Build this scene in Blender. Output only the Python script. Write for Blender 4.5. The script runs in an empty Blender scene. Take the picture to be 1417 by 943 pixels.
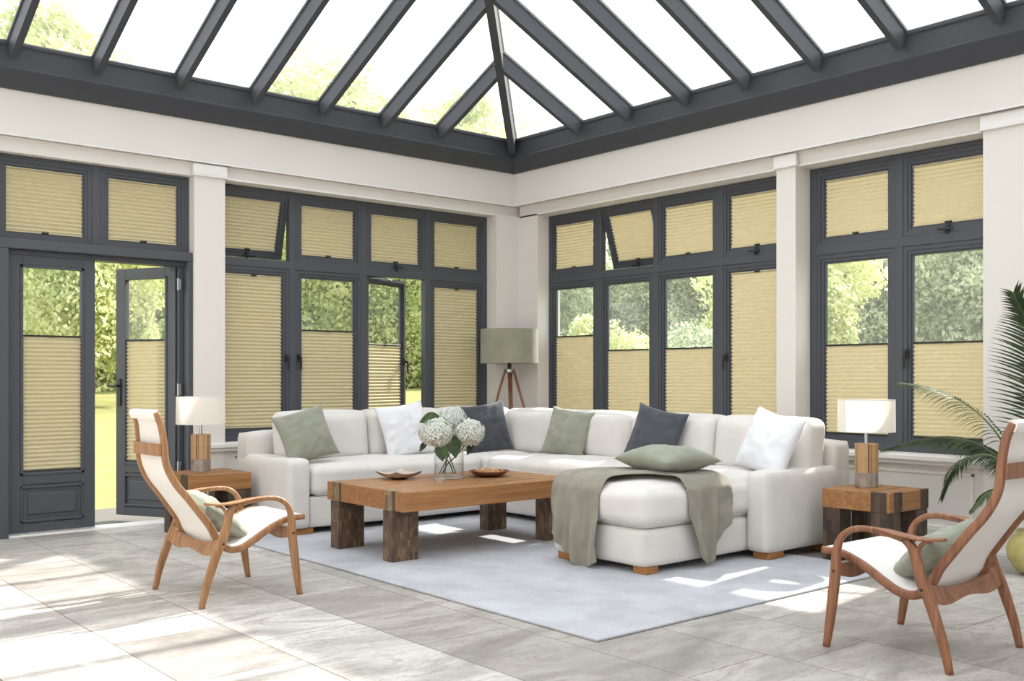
import bpy, bmesh, math, random
from mathutils import Vector, Matrix, noise
random.seed(7)
S = bpy.context.scene
C = S.collection
PI = math.pi

# ------------------------------------------------------------------ camera
YAW = math.radians(90 - 49.82)
cam_d = bpy.data.cameras.new('camera'); cam = bpy.data.objects.new('camera', cam_d); C.objects.link(cam)
cam.location = (0, 0, 1.2); cam.rotation_euler = (PI/2, 0, -YAW)
cam_d.sensor_width = 36; cam_d.lens = 1407/1417*36; cam_d.shift_y = 51.5/1417
cam_d.clip_start = .05; cam_d.clip_end = 300
S.camera = cam
# ------------------------------------------------------------------ sky, sun, exposure
W = bpy.data.worlds.new('sky'); S.world = W; W.use_nodes = True
bg = W.node_tree.nodes['Background']
bg.inputs[0].default_value = (0.93, 0.965, 1.0, 1); bg.inputs[1].default_value = 1.9
sd = bpy.data.lights.new('sun', 'SUN'); sun = bpy.data.objects.new('sun', sd); C.objects.link(sun)
sd.energy = 7.0; sd.angle = math.radians(.9); sd.color = (1.0, .955, .87)
sun.location = (12, 6, 14)
sun.rotation_euler = Vector((-1.27, -.17, -1)).to_track_quat('-Z', 'Y').to_euler()
vs = S.view_settings
vs.view_transform = 'Standard'; vs.look = 'None'; vs.gamma = 1; vs.exposure = .5; vs.use_curve_mapping = False
cy = S.cycles
cy.use_denoising = True; cy.max_bounces = 10; cy.diffuse_bounces = 5; cy.transparent_max_bounces = 24
cy.caustics_reflective = False; cy.caustics_refractive = False; cy.sample_clamp_indirect = 6
try: cy.denoiser = 'OPENIMAGEDENOISE'
except Exception: pass

# ------------------------------------------------------------------ materials
def lin(h):
    h = h.lstrip('#'); o = []
    for i in (0, 2, 4):
        c = int(h[i:i+2], 16)/255
        o.append(c/12.92 if c <= .04045 else ((c+.055)/1.055)**2.4)
    return (*o, 1)
class NT:
    def __init__(s, name):
        s.m = bpy.data.materials.new(name); s.m.use_nodes = True
        s.t = s.m.node_tree; s.n = s.t.nodes; s.n.clear()
        s.out = s.n.new('ShaderNodeOutputMaterial')
    def a(s, ty, **k):
        nd = s.n.new('ShaderNode'+ty)
        for q, v in k.items():
            if q.startswith('i_'):
                key = q[2:]; key = int(key) if key.isdigit() else key.replace('_', ' ')
                nd.inputs[key].default_value = v
            else: setattr(nd, q, v)
        return nd
    def l(s, a, b): s.t.links.new(a, b)
    def ramp(s, stops, src):
        r = s.a('ValToRGB'); e = r.color_ramp.elements
        while len(e) > 1: e.remove(e[-1])
        e[0].position, e[0].color = stops[0]
        for p, c in stops[1:]:
            q = e.new(p); q.color = c
        s.l(src, r.inputs[0]); return r
    def obj(s, scale=(1, 1, 1), rot=(0, 0, 0), kind='Object'):
        tc = s.a('TexCoord'); mp = s.a('Mapping'); mp.inputs['Scale'].default_value = scale; mp.inputs['Rotation'].default_value = rot
        s.l(tc.outputs[kind], mp.inputs[0]); return mp.outputs[0]
    def fin(s, sh): s.l(sh, s.out.inputs[0]); return s.m
def plain(name, col, rough=.5, metal=0, bump=0, bscale=200, var=0, vscale=3, spec=.5):
    t = NT(name); p = t.a('BsdfPrincipled'); p.inputs['Roughness'].default_value = rough
    p.inputs['Metallic'].default_value = metal; p.inputs['Base Color'].default_value = col
    p.inputs['Specular IOR Level'].default_value = spec
    v = t.obj()
    if var:
        nz = t.a('TexNoise', i_Scale=vscale, i_Detail=4.0); t.l(v, nz.inputs[0])
        c2 = tuple(min(1, x*(1-var)) for x in col[:3])+(1,)
        r = t.ramp([(.35, col), (.7, c2)], nz.outputs[0]); t.l(r.outputs[0], p.inputs['Base Color'])
    if bump:
        nz = t.a('TexNoise', i_Scale=bscale, i_Detail=3.0); t.l(v, nz.inputs[0])
        b = t.a('Bump', i_Strength=bump, i_Distance=.003); t.l(nz.outputs[0], b.inputs['Height']); t.l(b.outputs[0], p.inputs['Normal'])
    return t.fin(p.outputs[0])
def fabric(name, col, weave=260, strength=.35, var=.06):
    t = NT(name); p = t.a('BsdfPrincipled'); p.inputs['Roughness'].default_value = .95
    p.inputs['Specular IOR Level'].default_value = .15
    p.inputs['Sheen Weight'].default_value = .25
    v = t.obj()
    nz = t.a('TexNoise', i_Scale=weave, i_Detail=2.0); t.l(v, nz.inputs[0])
    n2 = t.a('TexNoise', i_Scale=7.0, i_Detail=5.0); t.l(v, n2.inputs[0])
    mx = t.a('MixRGB', blend_type='MIX', i_0=.5); t.l(nz.outputs[0], mx.inputs[1]); t.l(n2.outputs[0], mx.inputs[2])
    c2 = tuple(x*(1-var*2) for x in col[:3])+(1,); c3 = tuple(min(1, x*(1+var)) for x in col[:3])+(1,)
    r = t.ramp([(.38, c2), (.62, c3)], mx.outputs[0]); t.l(r.outputs[0], p.inputs['Base Color'])
    b = t.a('Bump', i_Strength=strength, i_Distance=.002); t.l(nz.outputs[0], b.inputs['Height'])
    b2 = t.a('Bump', i_Strength=.25, i_Distance=.02); t.l(n2.outputs[0], b2.inputs['Height']); t.l(b.outputs[0], b2.inputs['Normal'])
    t.l(b2.outputs[0], p.inputs['Normal'])
    return t.fin(p.outputs[0])
def wood(name, c1, c2, c3, axis=0, sc=9, rough=.45):
    t = NT(name); p = t.a('BsdfPrincipled'); p.inputs['Roughness'].default_value = rough
    s = [sc*2.2]*3; s[axis] = sc*.07
    v = t.obj(tuple(s))
    nz = t.a('TexNoise', i_Scale=1.6, i_Detail=8.0, i_Roughness=.6, i_Distortion=.6); t.l(v, nz.inputs[0])
    s2 = [x*7 for x in s]; v2 = t.obj(tuple(s2))
    n2 = t.a('TexNoise', i_Scale=1.5, i_Detail=4.0); t.l(v2, n2.inputs[0])
    mx = t.a('MixRGB', i_0=.3); t.l(nz.outputs[0], mx.inputs[1]); t.l(n2.outputs[0], mx.inputs[2])
    r = t.ramp([(.36, c3), (.5, c1), (.64, c2)], mx.outputs[0]); t.l(r.outputs[0], p.inputs['Base Color'])
    b = t.a('Bump', i_Strength=.15, i_Distance=.002); t.l(mx.outputs[0], b.inputs['Height']); t.l(b.outputs[0], p.inputs['Normal'])
    return t.fin(p.outputs[0])
def mosaic(name, cols, bw=.075, bh=.022, axis='z', mortar='#2a1d14'):
    # reclaimed wood blocks: long side along axis
    t = NT(name); p = t.a('BsdfPrincipled'); p.inputs['Roughness'].default_value = .5
    tc = t.a('TexCoord'); sp = t.a('SeparateXYZ'); t.l(tc.outputs['Object'], sp.inputs[0])
    ad = t.a('Math', operation='ADD'); cb = t.a('CombineXYZ')
    if axis == 'z':
        t.l(sp.outputs[0], ad.inputs[0]); t.l(sp.outputs[1], ad.inputs[1]); t.l(sp.outputs[2], cb.inputs[0]); t.l(ad.outputs[0], cb.inputs[1])
    else:
        t.l(sp.outputs[1], ad.inputs[0]); t.l(sp.outputs[2], ad.inputs[1]); t.l(sp.outputs[0], cb.inputs[0]); t.l(ad.outputs[0], cb.inputs[1])
    mixes = []
    for k in range(2):
        br = t.a('TexBrick', i_Scale=1.0); t.l(cb.outputs[0], br.inputs['Vector'])
        br.offset = .37; br.offset_frequency = 2
        br.inputs['Color1'].default_value = lin(cols[2*k]); br.inputs['Color2'].default_value = lin(cols[2*k+1])
        br.inputs['Mortar'].default_value = lin(mortar); br.inputs['Mortar Size'].default_value = .0006
        br.inputs['Brick Width'].default_value = bw; br.inputs['Row Height'].default_value = bh
        mixes.append(br)
    wn = t.a('TexWhiteNoise', noise_dimensions='2D')
    sn = t.a('Vector' 'Math', operation='SNAP'); sn.inputs[1].default_value = (bw*1.9, bh, 1); t.l(cb.outputs[0], sn.inputs[0]); t.l(sn.outputs[0], wn.inputs['Vector'])
    st = t.a('Math', operation='GREATER_THAN', i_1=.62); t.l(wn.outputs[0], st.inputs[0])
    mx = t.a('MixRGB'); t.l(st.outputs[0], mx.inputs[0]); t.l(mixes[0].outputs[0], mx.inputs[1]); t.l(mixes[1].outputs[0], mx.inputs[2])
    t.l(mx.outputs[0], p.inputs['Base Color'])
    return t.fin(p.outputs[0])
def thin_glass(name, tint=(1, 1, 1, 1), haze=0.0, rough=0.0, ior=1.45, hazecol=(1, 1, 1, 1)):
    t = NT(name); tr = t.a('BsdfTransparent', i_Color=tint); gl = t.a('BsdfGlossy', i_Roughness=rough)
    lw = t.a('LayerWeight', i_Blend=.5); pw = t.a('Math', operation='POWER', i_1=4.5); t.l(lw.outputs['Facing'], pw.inputs[0])
    r0 = ((ior-1)/(ior+1))**2; fr = t.a('Math', operation='MULTIPLY_ADD', i_1=.9, i_2=r0); t.l(pw.outputs[0], fr.inputs[0])
    mx = t.a('MixShader'); t.l(fr.outputs[0], mx.inputs[0]); t.l(tr.outputs[0], mx.inputs[1]); t.l(gl.outputs[0], mx.inputs[2])
    o = mx.outputs[0]
    if haze:
        tl = t.a('BsdfTranslucent', i_Color=hazecol); m2 = t.a('MixShader', i_0=haze); t.l(o, m2.inputs[1]); t.l(tl.outputs[0], m2.inputs[2]); o = m2.outputs[0]
    return t.fin(o)
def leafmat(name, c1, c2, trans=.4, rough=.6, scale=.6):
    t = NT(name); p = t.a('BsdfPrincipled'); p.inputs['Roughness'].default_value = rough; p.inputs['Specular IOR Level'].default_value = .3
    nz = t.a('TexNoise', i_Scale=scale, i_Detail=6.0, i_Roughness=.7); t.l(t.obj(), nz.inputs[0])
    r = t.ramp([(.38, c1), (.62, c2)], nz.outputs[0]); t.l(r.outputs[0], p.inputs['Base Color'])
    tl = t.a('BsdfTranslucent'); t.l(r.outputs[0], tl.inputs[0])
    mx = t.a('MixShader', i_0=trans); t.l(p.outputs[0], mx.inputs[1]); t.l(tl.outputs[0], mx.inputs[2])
    return t.fin(mx.outputs[0])

M = {}
M['wall'] = plain('white_plaster', lin('#dedad5'), .8, bump=.05, bscale=60, spec=.2)
M['trim'] = plain('white_paint', lin('#e4e2df'), .55, spec=.3)
M['frame'] = plain('anthracite_paint', lin('#474a51'), .5)
M['roofframe'] = plain('dark_anthracite_paint', lin('#43454b'), .55, spec=.35)
M['glass'] = thin_glass('window_glass', (.98, .99, .985, 1), haze=.04, ior=1.4)
M['roofglass'] = thin_glass('roof_glass', (.995, .995, .99, 1), haze=.05, hazecol=(1, 1, .97, 1), ior=1.2)
M['steel'] = plain('brushed_steel', lin('#b9bcc0'), .3, metal=1)
M['black'] = plain('black_metal', lin('#17181b'), .4)
M['sofa'] = fabric('cream_linen_upholstery', lin('#d3d0cc'), 300, .3, .03)
M['canvas'] = fabric('white_canvas', lin('#e6e4e1'), 350, .2, .02)
M['white_p'] = fabric('white_cotton', lin('#e0e1e6'), 300, .3, .02)
M['sage'] = fabric('sage_green_linen', lin('#8f9284'), 320, .4, .08)
M['char'] = fabric('charcoal_linen', lin('#4a4d53'), 320, .4, .12)
M['throw'] = fabric('grey_green_throw', lin('#8a867a'), 240, .5, .08)
M['teak_x'] = wood('oiled_teak_lengthwise', lin('#96693f'), lin('#a97b4c'), lin('#80552f'), 0)
M['oak'] = wood('bentwood_oak', lin('#99704c'), lin('#ab825c'), lin('#835b3c'), 2, 12)
M['oak2'] = wood('bentwood_walnut', lin('#86593f'), lin('#996b4e'), lin('#704731'), 2, 12)
M['foot'] = wood('sofa_foot_oak', lin('#9c6a38'), lin('#b47f4a'), lin('#7e5227'), 0, 20)
M['mos'] = mosaic('reclaimed_block_mosaic', ['#6a5443', '#46362b', '#836a52', '#564335'], .05, .019)
M['mose'] = mosaic('tan_block_mosaic', ['#8d7a5c', '#5f4b38', '#a8946c', '#7a654a'], .045, .016)
M['mosd'] = mosaic('dark_block_mosaic', ['#4b3a2f', '#33261f', '#5e4c38', '#40312a'], .10, .035)
M['mosx'] = mosaic('strip_mosaic', ['#7c5c38', '#5c4128', '#a67b47', '#6b4c2e'], .12, .03, 'x')
M['lampwood'] = mosaic('lamp_wood_staves', ['#b7936b', '#94704c', '#c9a981', '#a9835c'], .3, .026)
M['resin'] = plain('smoky_resin', lin('#9b8f86'), .15, var=.4, vscale=14)
M['shade_green'] = fabric('green_linen_shade', lin('#8d8c7b'), 200, .5, .08)

def t_shade():
    t = NT('white_linen_shade'); d = t.a('BsdfDiffuse', i_Color=lin('#f4f0ea')); tl = t.a('BsdfTranslucent', i_Color=lin('#f6eee0'))
    m = t.a('MixShader', i_0=.4); t.l(d.outputs[0], m.inputs[1]); t.l(tl.outputs[0], m.inputs[2]); return t.fin(m.outputs[0])
M['shade_white'] = t_shade()
def t_blind():
    t = NT('cream_pleated_fabric'); d = t.a('BsdfDiffuse', i_Color=lin('#d6cdae')); tl = t.a('BsdfTranslucent', i_Color=lin('#bfb497'))
    m = t.a('MixShader', i_0=.12); t.l(d.outputs[0], m.inputs[1]); t.l(tl.outputs[0], m.inputs[2]); return t.fin(m.outputs[0])
M['blind'] = t_blind()
def t_floor():
    t = NT('travertine_slabs'); p = t.a('BsdfPrincipled'); p.inputs['Specular IOR Level'].default_value = .4
    v = t.obj((1, 1, 1), (0, 0, PI/2), 'Object')
    mp = v.node; mp.inputs['Location'].default_value = (0.0, 0.0, 0)
    def brick(c1, c2, mort):
        b = t.a('TexBrick', i_Scale=1.0); t.l(v, b.inputs['Vector']); b.offset = .42; b.squash = .62; b.squash_frequency = 3
        b.inputs['Color1'].default_value = c1; b.inputs['Color2'].default_value = c2; b.inputs['Mortar'].default_value = mort
        b.inputs['Mortar Size'].default_value = .0032; b.inputs['Mortar Smooth'].default_value = .4
        b.inputs['Brick Width'].default_value = 1.25; b.inputs['Row Height'].default_value = .79/2*1.0 if False else .5267
        return b
    b = brick(lin('#d6d4d1'), lin('#a9a5a1'), lin('#69635d'))
    # veining
    v2 = t.obj((.9, 2.2, 1)); n1 = t.a('TexNoise', i_Scale=1.3, i_Detail=10.0, i_Roughness=.65, i_Distortion=1.2); t.l(v2, n1.inputs[0])
    r1 = t.ramp([(.3, lin('#97938f')), (.45, lin('#c9c6c2')), (.56, lin('#f0eeea')), (.66, lin('#b7aca8')), (.75, lin('#e0d8d2'))], n1.outputs[0])
    mx = t.a('MixRGB', blend_type='MULTIPLY', i_0=.75); t.l(b.outputs[0], mx.inputs[1]); t.l(r1.outputs[0], mx.inputs[2])
    n2 = t.a('TexNoise', i_Scale=2.0, i_Detail=12.0, i_Roughness=.7, i_Distortion=2.5); t.l(v2, n2.inputs[0])
    r2 = t.ramp([(.485, (0, 0, 0, 1)), (.5, (1, 1, 1, 1)), (.515, (0, 0, 0, 1))], n2.outputs[0])
    m3 = t.a('MixRGB', blend_type='MIX'); ml = t.a('Math', operation='MULTIPLY', i_1=.7); t.l(r2.outputs[0], ml.inputs[0]); t.l(ml.outputs[0], m3.inputs[0])
    t.l(mx.outputs[0], m3.inputs[1]); m3.inputs[2].default_value = lin('#75665e')
    gm = t.a('Gamma', i_Gamma=.93); t.l(m3.outputs[0], gm.inputs[0])
    t.l(gm.outputs[0], p.inputs['Base Color'])
    rr = t.ramp([(.3, (.38,)*3+(1,)), (.7, (.6,)*3+(1,))], n1.outputs[0]); t.l(rr.outputs[0], p.inputs['Roughness'])
    bp = t.a('Bump', i_Strength=.25, i_Distance=.004); iv = t.a('Math', operation='SUBTRACT', i_0=1.0); t.l(b.outputs['Fac'], iv.inputs[1])
    t.l(iv.outputs[0], bp.inputs['Height']); t.l(bp.outputs[0], p.inputs['Normal'])
    return t.fin(p.outputs[0])
M['floor'] = t_floor()
def t_rug():
    t = NT('pale_blue_grey_wool'); p = t.a('BsdfPrincipled'); p.inputs['Roughness'].default_value = 1; p.inputs['Specular IOR Level'].default_value = .05
    v = t.obj(); n = t.a('TexNoise', i_Scale=2.2, i_Detail=8.0, i_Roughness=.65); t.l(v, n.inputs[0])
    n2 = t.a('TexNoise', i_Scale=130.0, i_Detail=3.0); t.l(v, n2.inputs[0])
    mx = t.a('MixRGB', i_0=.35); t.l(n.outputs[0], mx.inputs[1]); t.l(n2.outputs[0], mx.inputs[2])
    r = t.ramp([(.35, lin('#a0a1a6')), (.6, lin('#bbbdc3'))], mx.outputs[0]); t.l(r.outputs[0], p.inputs['Base Color'])
    b = t.a('Bump', i_Strength=.8, i_Distance=.006); t.l(n2.outputs[0], b.inputs['Height']); t.l(b.outputs[0], p.inputs['Normal'])
    return t.fin(p.outputs[0])
M['rug'] = t_rug()
M['lawn'] = plain('sunlit_lawn', lin('#94935f'), .9, var=.25, vscale=2, bump=.5, bscale=40, spec=.1)
M['patio'] = plain('patio_stone', lin('#68645d'), .8, var=.1)
M['palm'] = leafmat('palm_leaf', lin('#2c3b27'), lin('#4c5d3c'), .25, .45, 8)
M['palmstem'] = plain('palm_stem', lin('#5a6b3c'), .5)
M['fol1'] = leafmat('foliage_washed_yellow_green', lin('#b3bc85'), lin('#eef0bf'), .5)  # leaf colour paled to imitate overexposed, hazy sunlit foliage
M['fol2'] = leafmat('foliage_washed_green', lin('#94a283'), lin('#e3e9cb'), .48)  # green paled too, bright haze put into the leaf colour
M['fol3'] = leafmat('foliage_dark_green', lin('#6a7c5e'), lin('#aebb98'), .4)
M['bark'] = plain('bark', lin('#6a5a4a'), .9, bump=.6, bscale=20)
M['petal'] = leafmat('hydrangea_petal', lin('#c9cec8'), lin('#e6e8e2'), .2, .7, 30)
M['flowercore'] = plain('flower_core', lin('#8e9a86'), .8)
M['stemg'] = plain('dark_green_stem', lin('#2f3d2a'), .5)
M['flowerleaf'] = leafmat('hydrangea_leaf', lin('#2f4429'), lin('#4b6138'), .2, .5, 20)
M['vase'] = thin_glass('clear_glass', (.985, .99, .988, 1), ior=1.45)
M['water'] = thin_glass('water', (.97, .985, .98, 1), ior=1.33)
M['potclay'] = plain('yellow_green_glaze', lin('#b5ab6c'), .35, var=.3, vscale=12)
M['soil'] = plain('soil', lin('#3c2f25'), .95, bump=.6, bscale=60)
M['bowlwood'] = wood('dark_bowl_wood', lin('#6e3f26'), lin('#84502f'), lin('#54301d'), 0, 16, .3)
M['nut'] = plain('pale_nuts', lin('#c79a6a'), .6, var=.2, vscale=20)
M['plate'] = plain('stoneware_glaze', lin('#cdbfb2'), .35, var=.35, vscale=9)
M['plated'] = plain('dark_stoneware', lin('#4e403b'), .45)
M['rubber'] = plain('black_rubber', lin('#15130f'), .7)
M['shed'] = plain('grey_blue_shed_boards', lin('#7f8d96'), .8, var=.2)

# ------------------------------------------------------------------ mesh helpers
def worldloc(o):
    v = Vector((0, 0, 0))
    while o: v += o.location; o = o.parent
    return v
def obj(name, bm, mat, parent=None, smooth=False, tag_=None, local=False, base=True, recalc=True):
    if recalc: bmesh.ops.recalc_face_normals(bm, faces=bm.faces)
    me = bpy.data.meshes.new(name)
    o = bpy.data.objects.new(name, me); C.objects.link(o)
    if parent is not None:
        o.parent = parent
        if not local:
            w = worldloc(parent); bmesh.ops.translate(bm, verts=bm.verts, vec=-w)
    elif base and len(bm.verts):
        xs = [v.co for v in bm.verts]
        c = Vector(((min(v.x for v in xs)+max(v.x for v in xs))/2, (min(v.y for v in xs)+max(v.y for v in xs))/2, min(v.z for v in xs)))
        bmesh.ops.translate(bm, verts=bm.verts, vec=-c); o.location = c
    bm.to_mesh(me); bm.free()
    mats = mat if isinstance(mat, (list, tuple)) else [mat]
    for m in mats: me.materials.append(m)
    if smooth:
        for p in me.polygons: p.use_smooth = True
    return o
def thing(name, label, cat, loc=(0, 0, 0), rotz=0, group=None):
    o = bpy.data.objects.new(name, None); C.objects.link(o); o.location = loc; o.rotation_euler = (0, 0, rotz)
    o.empty_display_size = .1
    o['label'] = label; o['category'] = cat
    if group: o['group'] = group
    return o
def tag(o, label, cat, group=None):
    o['label'] = label; o['category'] = cat
    if group: o['group'] = group
    return o
def struct(o, kind='structure'): o['kind'] = kind; return o
def sempty(name, loc=(0, 0, 0)):
    o = bpy.data.objects.new(name, None); C.objects.link(o); o.location = loc; o['kind'] = 'structure'; return o
def NB(): return bmesh.new()
def bx(bm, x0, x1, y0, y1, z0, z1, bev=0, seg=2, mi=0):
    vs_ = [bm.verts.new(p) for p in ((x0, y0, z0), (x1, y0, z0), (x1, y1, z0), (x0, y1, z0), (x0, y0, z1), (x1, y0, z1), (x1, y1, z1), (x0, y1, z1))]
    fs = [bm.faces.new([vs_[i] for i in q]) for q in ((0, 3, 2, 1), (4, 5, 6, 7), (0, 1, 5, 4), (1, 2, 6, 5), (2, 3, 7, 6), (3, 0, 4, 7))]
    for f in fs: f.material_index = mi
    if bev:
        es = list({e for f in fs for e in f.edges})
        r = bmesh.ops.bevel(bm, geom=es, offset=bev, segments=seg, affect='EDGES', profile=.5)
        return r['verts']
    return vs_
def tf(bm, fn):
    for v in bm.verts: v.co = Vector(fn(v.co))
    return bm
def catmull(pts, n=6):
    P = [Vector(p) for p in pts]; P = [P[0]*2-P[1]]+P+[P[-1]*2-P[-2]]; out = []
    for i in range(1, len(P)-2):
        a, b, c, d = P[i-1:i+3]
        for k in range(n):
            t = k/n; out.append(.5*((2*b)+(-a+c)*t+(2*a-5*b+4*c-d)*t*t+(-a+3*b-3*c+d)*t**3))
    out.append(P[-2]); return out
def sweep(bm, pts, w, h, up=Vector((1, 0, 0)), nseg=10, power=.55, caps=True):
    """superellipse section; w along 'up' axis, h perpendicular; w,h floats or functions of t"""
    n = len(pts); rings = []
    for i, p in enumerate(pts):
        T = (pts[min(i+1, n-1)]-pts[max(i-1, 0)]).normalized()
        U = (up-T*up.dot(T)).normalized(); V = T.cross(U)
        t = i/(n-1); ww = w(t) if callable(w) else w; hh = h(t) if callable(h) else h
        ring = []
        for k in range(nseg):
            a = 2*PI*k/nseg+PI/nseg; c, s = math.cos(a), math.sin(a)
            ring.append(bm.verts.new(p+U*(ww*math.copysign(abs(c)**power, c))+V*(hh*math.copysign(abs(s)**power, s))))
        rings.append(ring)
    for a, b in zip(rings, rings[1:]):
        for k in range(nseg): bm.faces.new((a[k], a[(k+1) % nseg], b[(k+1) % nseg], b[k]))
    if caps: bm.faces.new(rings[0][::-1]); bm.faces.new(rings[-1])
def tube(bm, pts, r, nseg=8, up=Vector((0, 0, 1))):
    d = (Vector(pts[-1])-Vector(pts[0])).normalized()
    if abs(d.dot(up)) > .9: up = Vector((1, 0, 0))
    sweep(bm, [Vector(p) for p in pts], r, r, up, nseg, 1.0)
def lathe(bm, prof, cx, cy_, n=40, close=True):
    rings = []
    for r, z in prof:
        rings.append([bm.verts.new((cx+r*math.cos(2*PI*k/n), cy_+r*math.sin(2*PI*k/n), z)) for k in range(n)])
    for a, b in zip(rings, rings[1:]):
        for k in range(n): bm.faces.new((a[k], a[(k+1) % n], b[(k+1) % n], b[k]))
    if close:
        bm.faces.new(rings[0][::-1]); bm.faces.new(rings[-1])
def polyplate(bm, outline, z0, z1):
    """prism from list of (x,y) between z0 and z1"""
    a = [bm.verts.new((x, y, z0)) for x, y in outline]; b = [bm.verts.new((x, y, z1)) for x, y in outline]
    bm.faces.new(a[::-1]); bm.faces.new(b); n = len(a)
    for i in range(n): bm.faces.new((a[i], a[(i+1) % n], b[(i+1) % n], b[i]))

# wall-local coordinates: u along wall, v outward (away from room), z up
YL, XR = 8.15, 6.91          # upper-wall faces
YF, XF = 8.33, 7.15          # window frame faces
Lw = lambda v0: (lambda c: (c.x, v0+c.y, c.z))
Rw = lambda v0: (lambda c: (v0+c.y, c.x, c.z))
TL, TR = Lw(YF), Rw(XF)

# ------------------------------------------------------------------ floor, ground
bm = NB(); bx(bm, -1.35, 7.5, -1.35, 8.26, -.1, 0)
o = obj('floor', bm, M['floor'], base=False); struct(o)
bm = NB(); bx(bm, 1.2, 4.6, 8.262, 9.75, -.14, -.03)
o = obj('patio', bm, M['patio']); struct(o)
bm = NB()
nx, ny = 40, 40
def ground_z(x, y):
    d = max(0, max((y-10)/19, (x-10)/19)); return -.06+.98*min(1, d)**1.15+max(0, d-1)*.35
g = [[bm.verts.new((-30+x*120/nx, -30+y*120/ny, ground_z(-30+x*120/nx, -30+y*120/ny) if (-30+x*120/nx > 7.6 or -30+y*120/ny > 8.6) else -.15)) for x in range(nx+1)] for y in range(ny+1)]
for y in range(ny):
    for x in range(nx): bm.faces.new((g[y][x], g[y][x+1], g[y+1][x+1], g[y+1][x]))
o = obj('lawn', bm, M['lawn'], base=False, smooth=True); struct(o)

# ------------------------------------------------------------------ walls
def wallmesh(name, boxes, mat, T=None, bev=0):
    bm = NB()
    for b in boxes: bx(bm, *b, bev=bev)
    if T: tf(bm, T)
    return struct(obj(name, bm, mat, base=False))
# left wall (u = X, v measured from YL outward)
T0 = Lw(YL); R0 = Rw(XR)
wallmesh('wall_left', [
    (-1.35, 7.3, 0, .40, 2.995, 3.40),            # fascia
    (-1.35, 7.3, .05, .40, 2.885, 2.995),         # recessed header
    (3.44, 3.71, .02, .40, 0, 2.995),            # pilaster
    (6.69, 7.3, .02, .40, .0, 2.90),              # corner pier
    (3.71, 6.69, .03, .40, 0, .60),               # wall under the windows
    (-1.35, 1.88, .02, .40, 0, 2.90),
], M['wall'], T0)
wallmesh('wall_right', [
    (-1.35, 8.15, 0, .40, 2.995, 3.40),
    (-1.35, 8.15, .08, .40, 2.885, 2.995),
    (4.73, 4.91, .04, .40, 0, 2.995),
    (-1.35, 3.235, .04, .40, 0, 2.995),
    (7.87, 8.17, .08, .40, 0, 2.90),
    (4.91, 7.87, .09, .40, 0, .60),
    (3.235, 4.73, .09, .40, 0, .60),
], M['wall'], R0)
wallmesh('wall_back', [(-1.45, 7.3, -1.5, -1.35, 0, 3.4)], M['wall'])
wallmesh('wall_side', [(-1.5, -1.35, -1.5, 8.55, 0, 3.4)], M['wall'])
# capitals and mouldings
k = 0
def trimbox(boxes, T, bev=.004, mat='trim'):
    global k; k += 1
    return wallmesh('trim_%d' % k, boxes, M[mat], T, bev)
trimbox([(3.425, 3.725, .002, .03, 2.90, 2.985), (3.42, 3.73, -.004, .03, 2.885, 2.90)], T0)
trimbox([(4.715, 4.925, .02, .05, 2.90, 2.985), (4.71, 4.93, .012, .05, 2.885, 2.90)], R0)
trimbox([(-1.3, 3.25, .02, .05, 2.90, 2.985), (-1.3, 3.255, .012, .05, 2.885, 2.90)], R0)
trimbox([(6.68, 7.02, .012, .03, 2.885, 2.90)], T0)
trimbox([(-1.3, 7.0, -.008, .02, 2.995, 3.01)], T0)
trimbox([(-1.3, 8.15, -.008, .02, 2.995, 3.01)], R0)
trimbox([(3.72, 6.68, .035, .06, 2.885, 2.905)], T0)
trimbox([(4.92, 7.86, .065, .09, 2.885, 2.905)], R0)
trimbox([(3.25, 4.72, .065, .09, 2.885, 2.905)], R0)
# sills
trimbox([(3.485, 6.9, -.03, .22, .605, .645), (3.50, 6.9, -.01, .05, .575, .605)], T0, .008)
trimbox([(1.5, 7.95, .0, .27, .605, .645), (1.5, 7.95, .03, .1, .575, .605)], R0, .008)
# raised panel mouldings under the sills
def pframe(u0, u1, z0, z1, v, w=.02, d=.012):
    return [(u0, u1, v-d, v+.005, z0, z0+w), (u0, u1, v-d, v+.005, z1-w, z1), (u0, u0+w, v-d, v+.005, z0, z1), (u1-w, u1, v-d, v+.005, z0, z1)]
trimbox(pframe(3.80, 4.6, .2, .53, .03)+pframe(4.7, 5.5, .2, .53, .03)+pframe(5.6, 6.5, .2, .53, .03), T0, .003)
trimbox(pframe(3.32, 4.64, .2, .53, .09)+pframe(5.0, 5.9, .2, .53, .09)+pframe(6.0, 7.0, .2, .53, .09)+pframe(2.1, 3.12, .2, .53, .04), R0, .003)
for nm, bxs, T in (('baseboard_left', [(3.49, 7.0, .0, .04, 0, .13), (3.49, 7.0, -.008, .04, 0, .03), (3.49, 7.0, .008, .04, .13, .15)], T0),
                   ('baseboard_right', [(-1.3, 8.1, .02, .1, 0, .13), (-1.3, 8.1, .012, .1, 0, .03), (-1.3, 8.1, .03, .1, .13, .15)], R0)):
    wallmesh(nm, bxs, M['trim'], T, .003)

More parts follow.
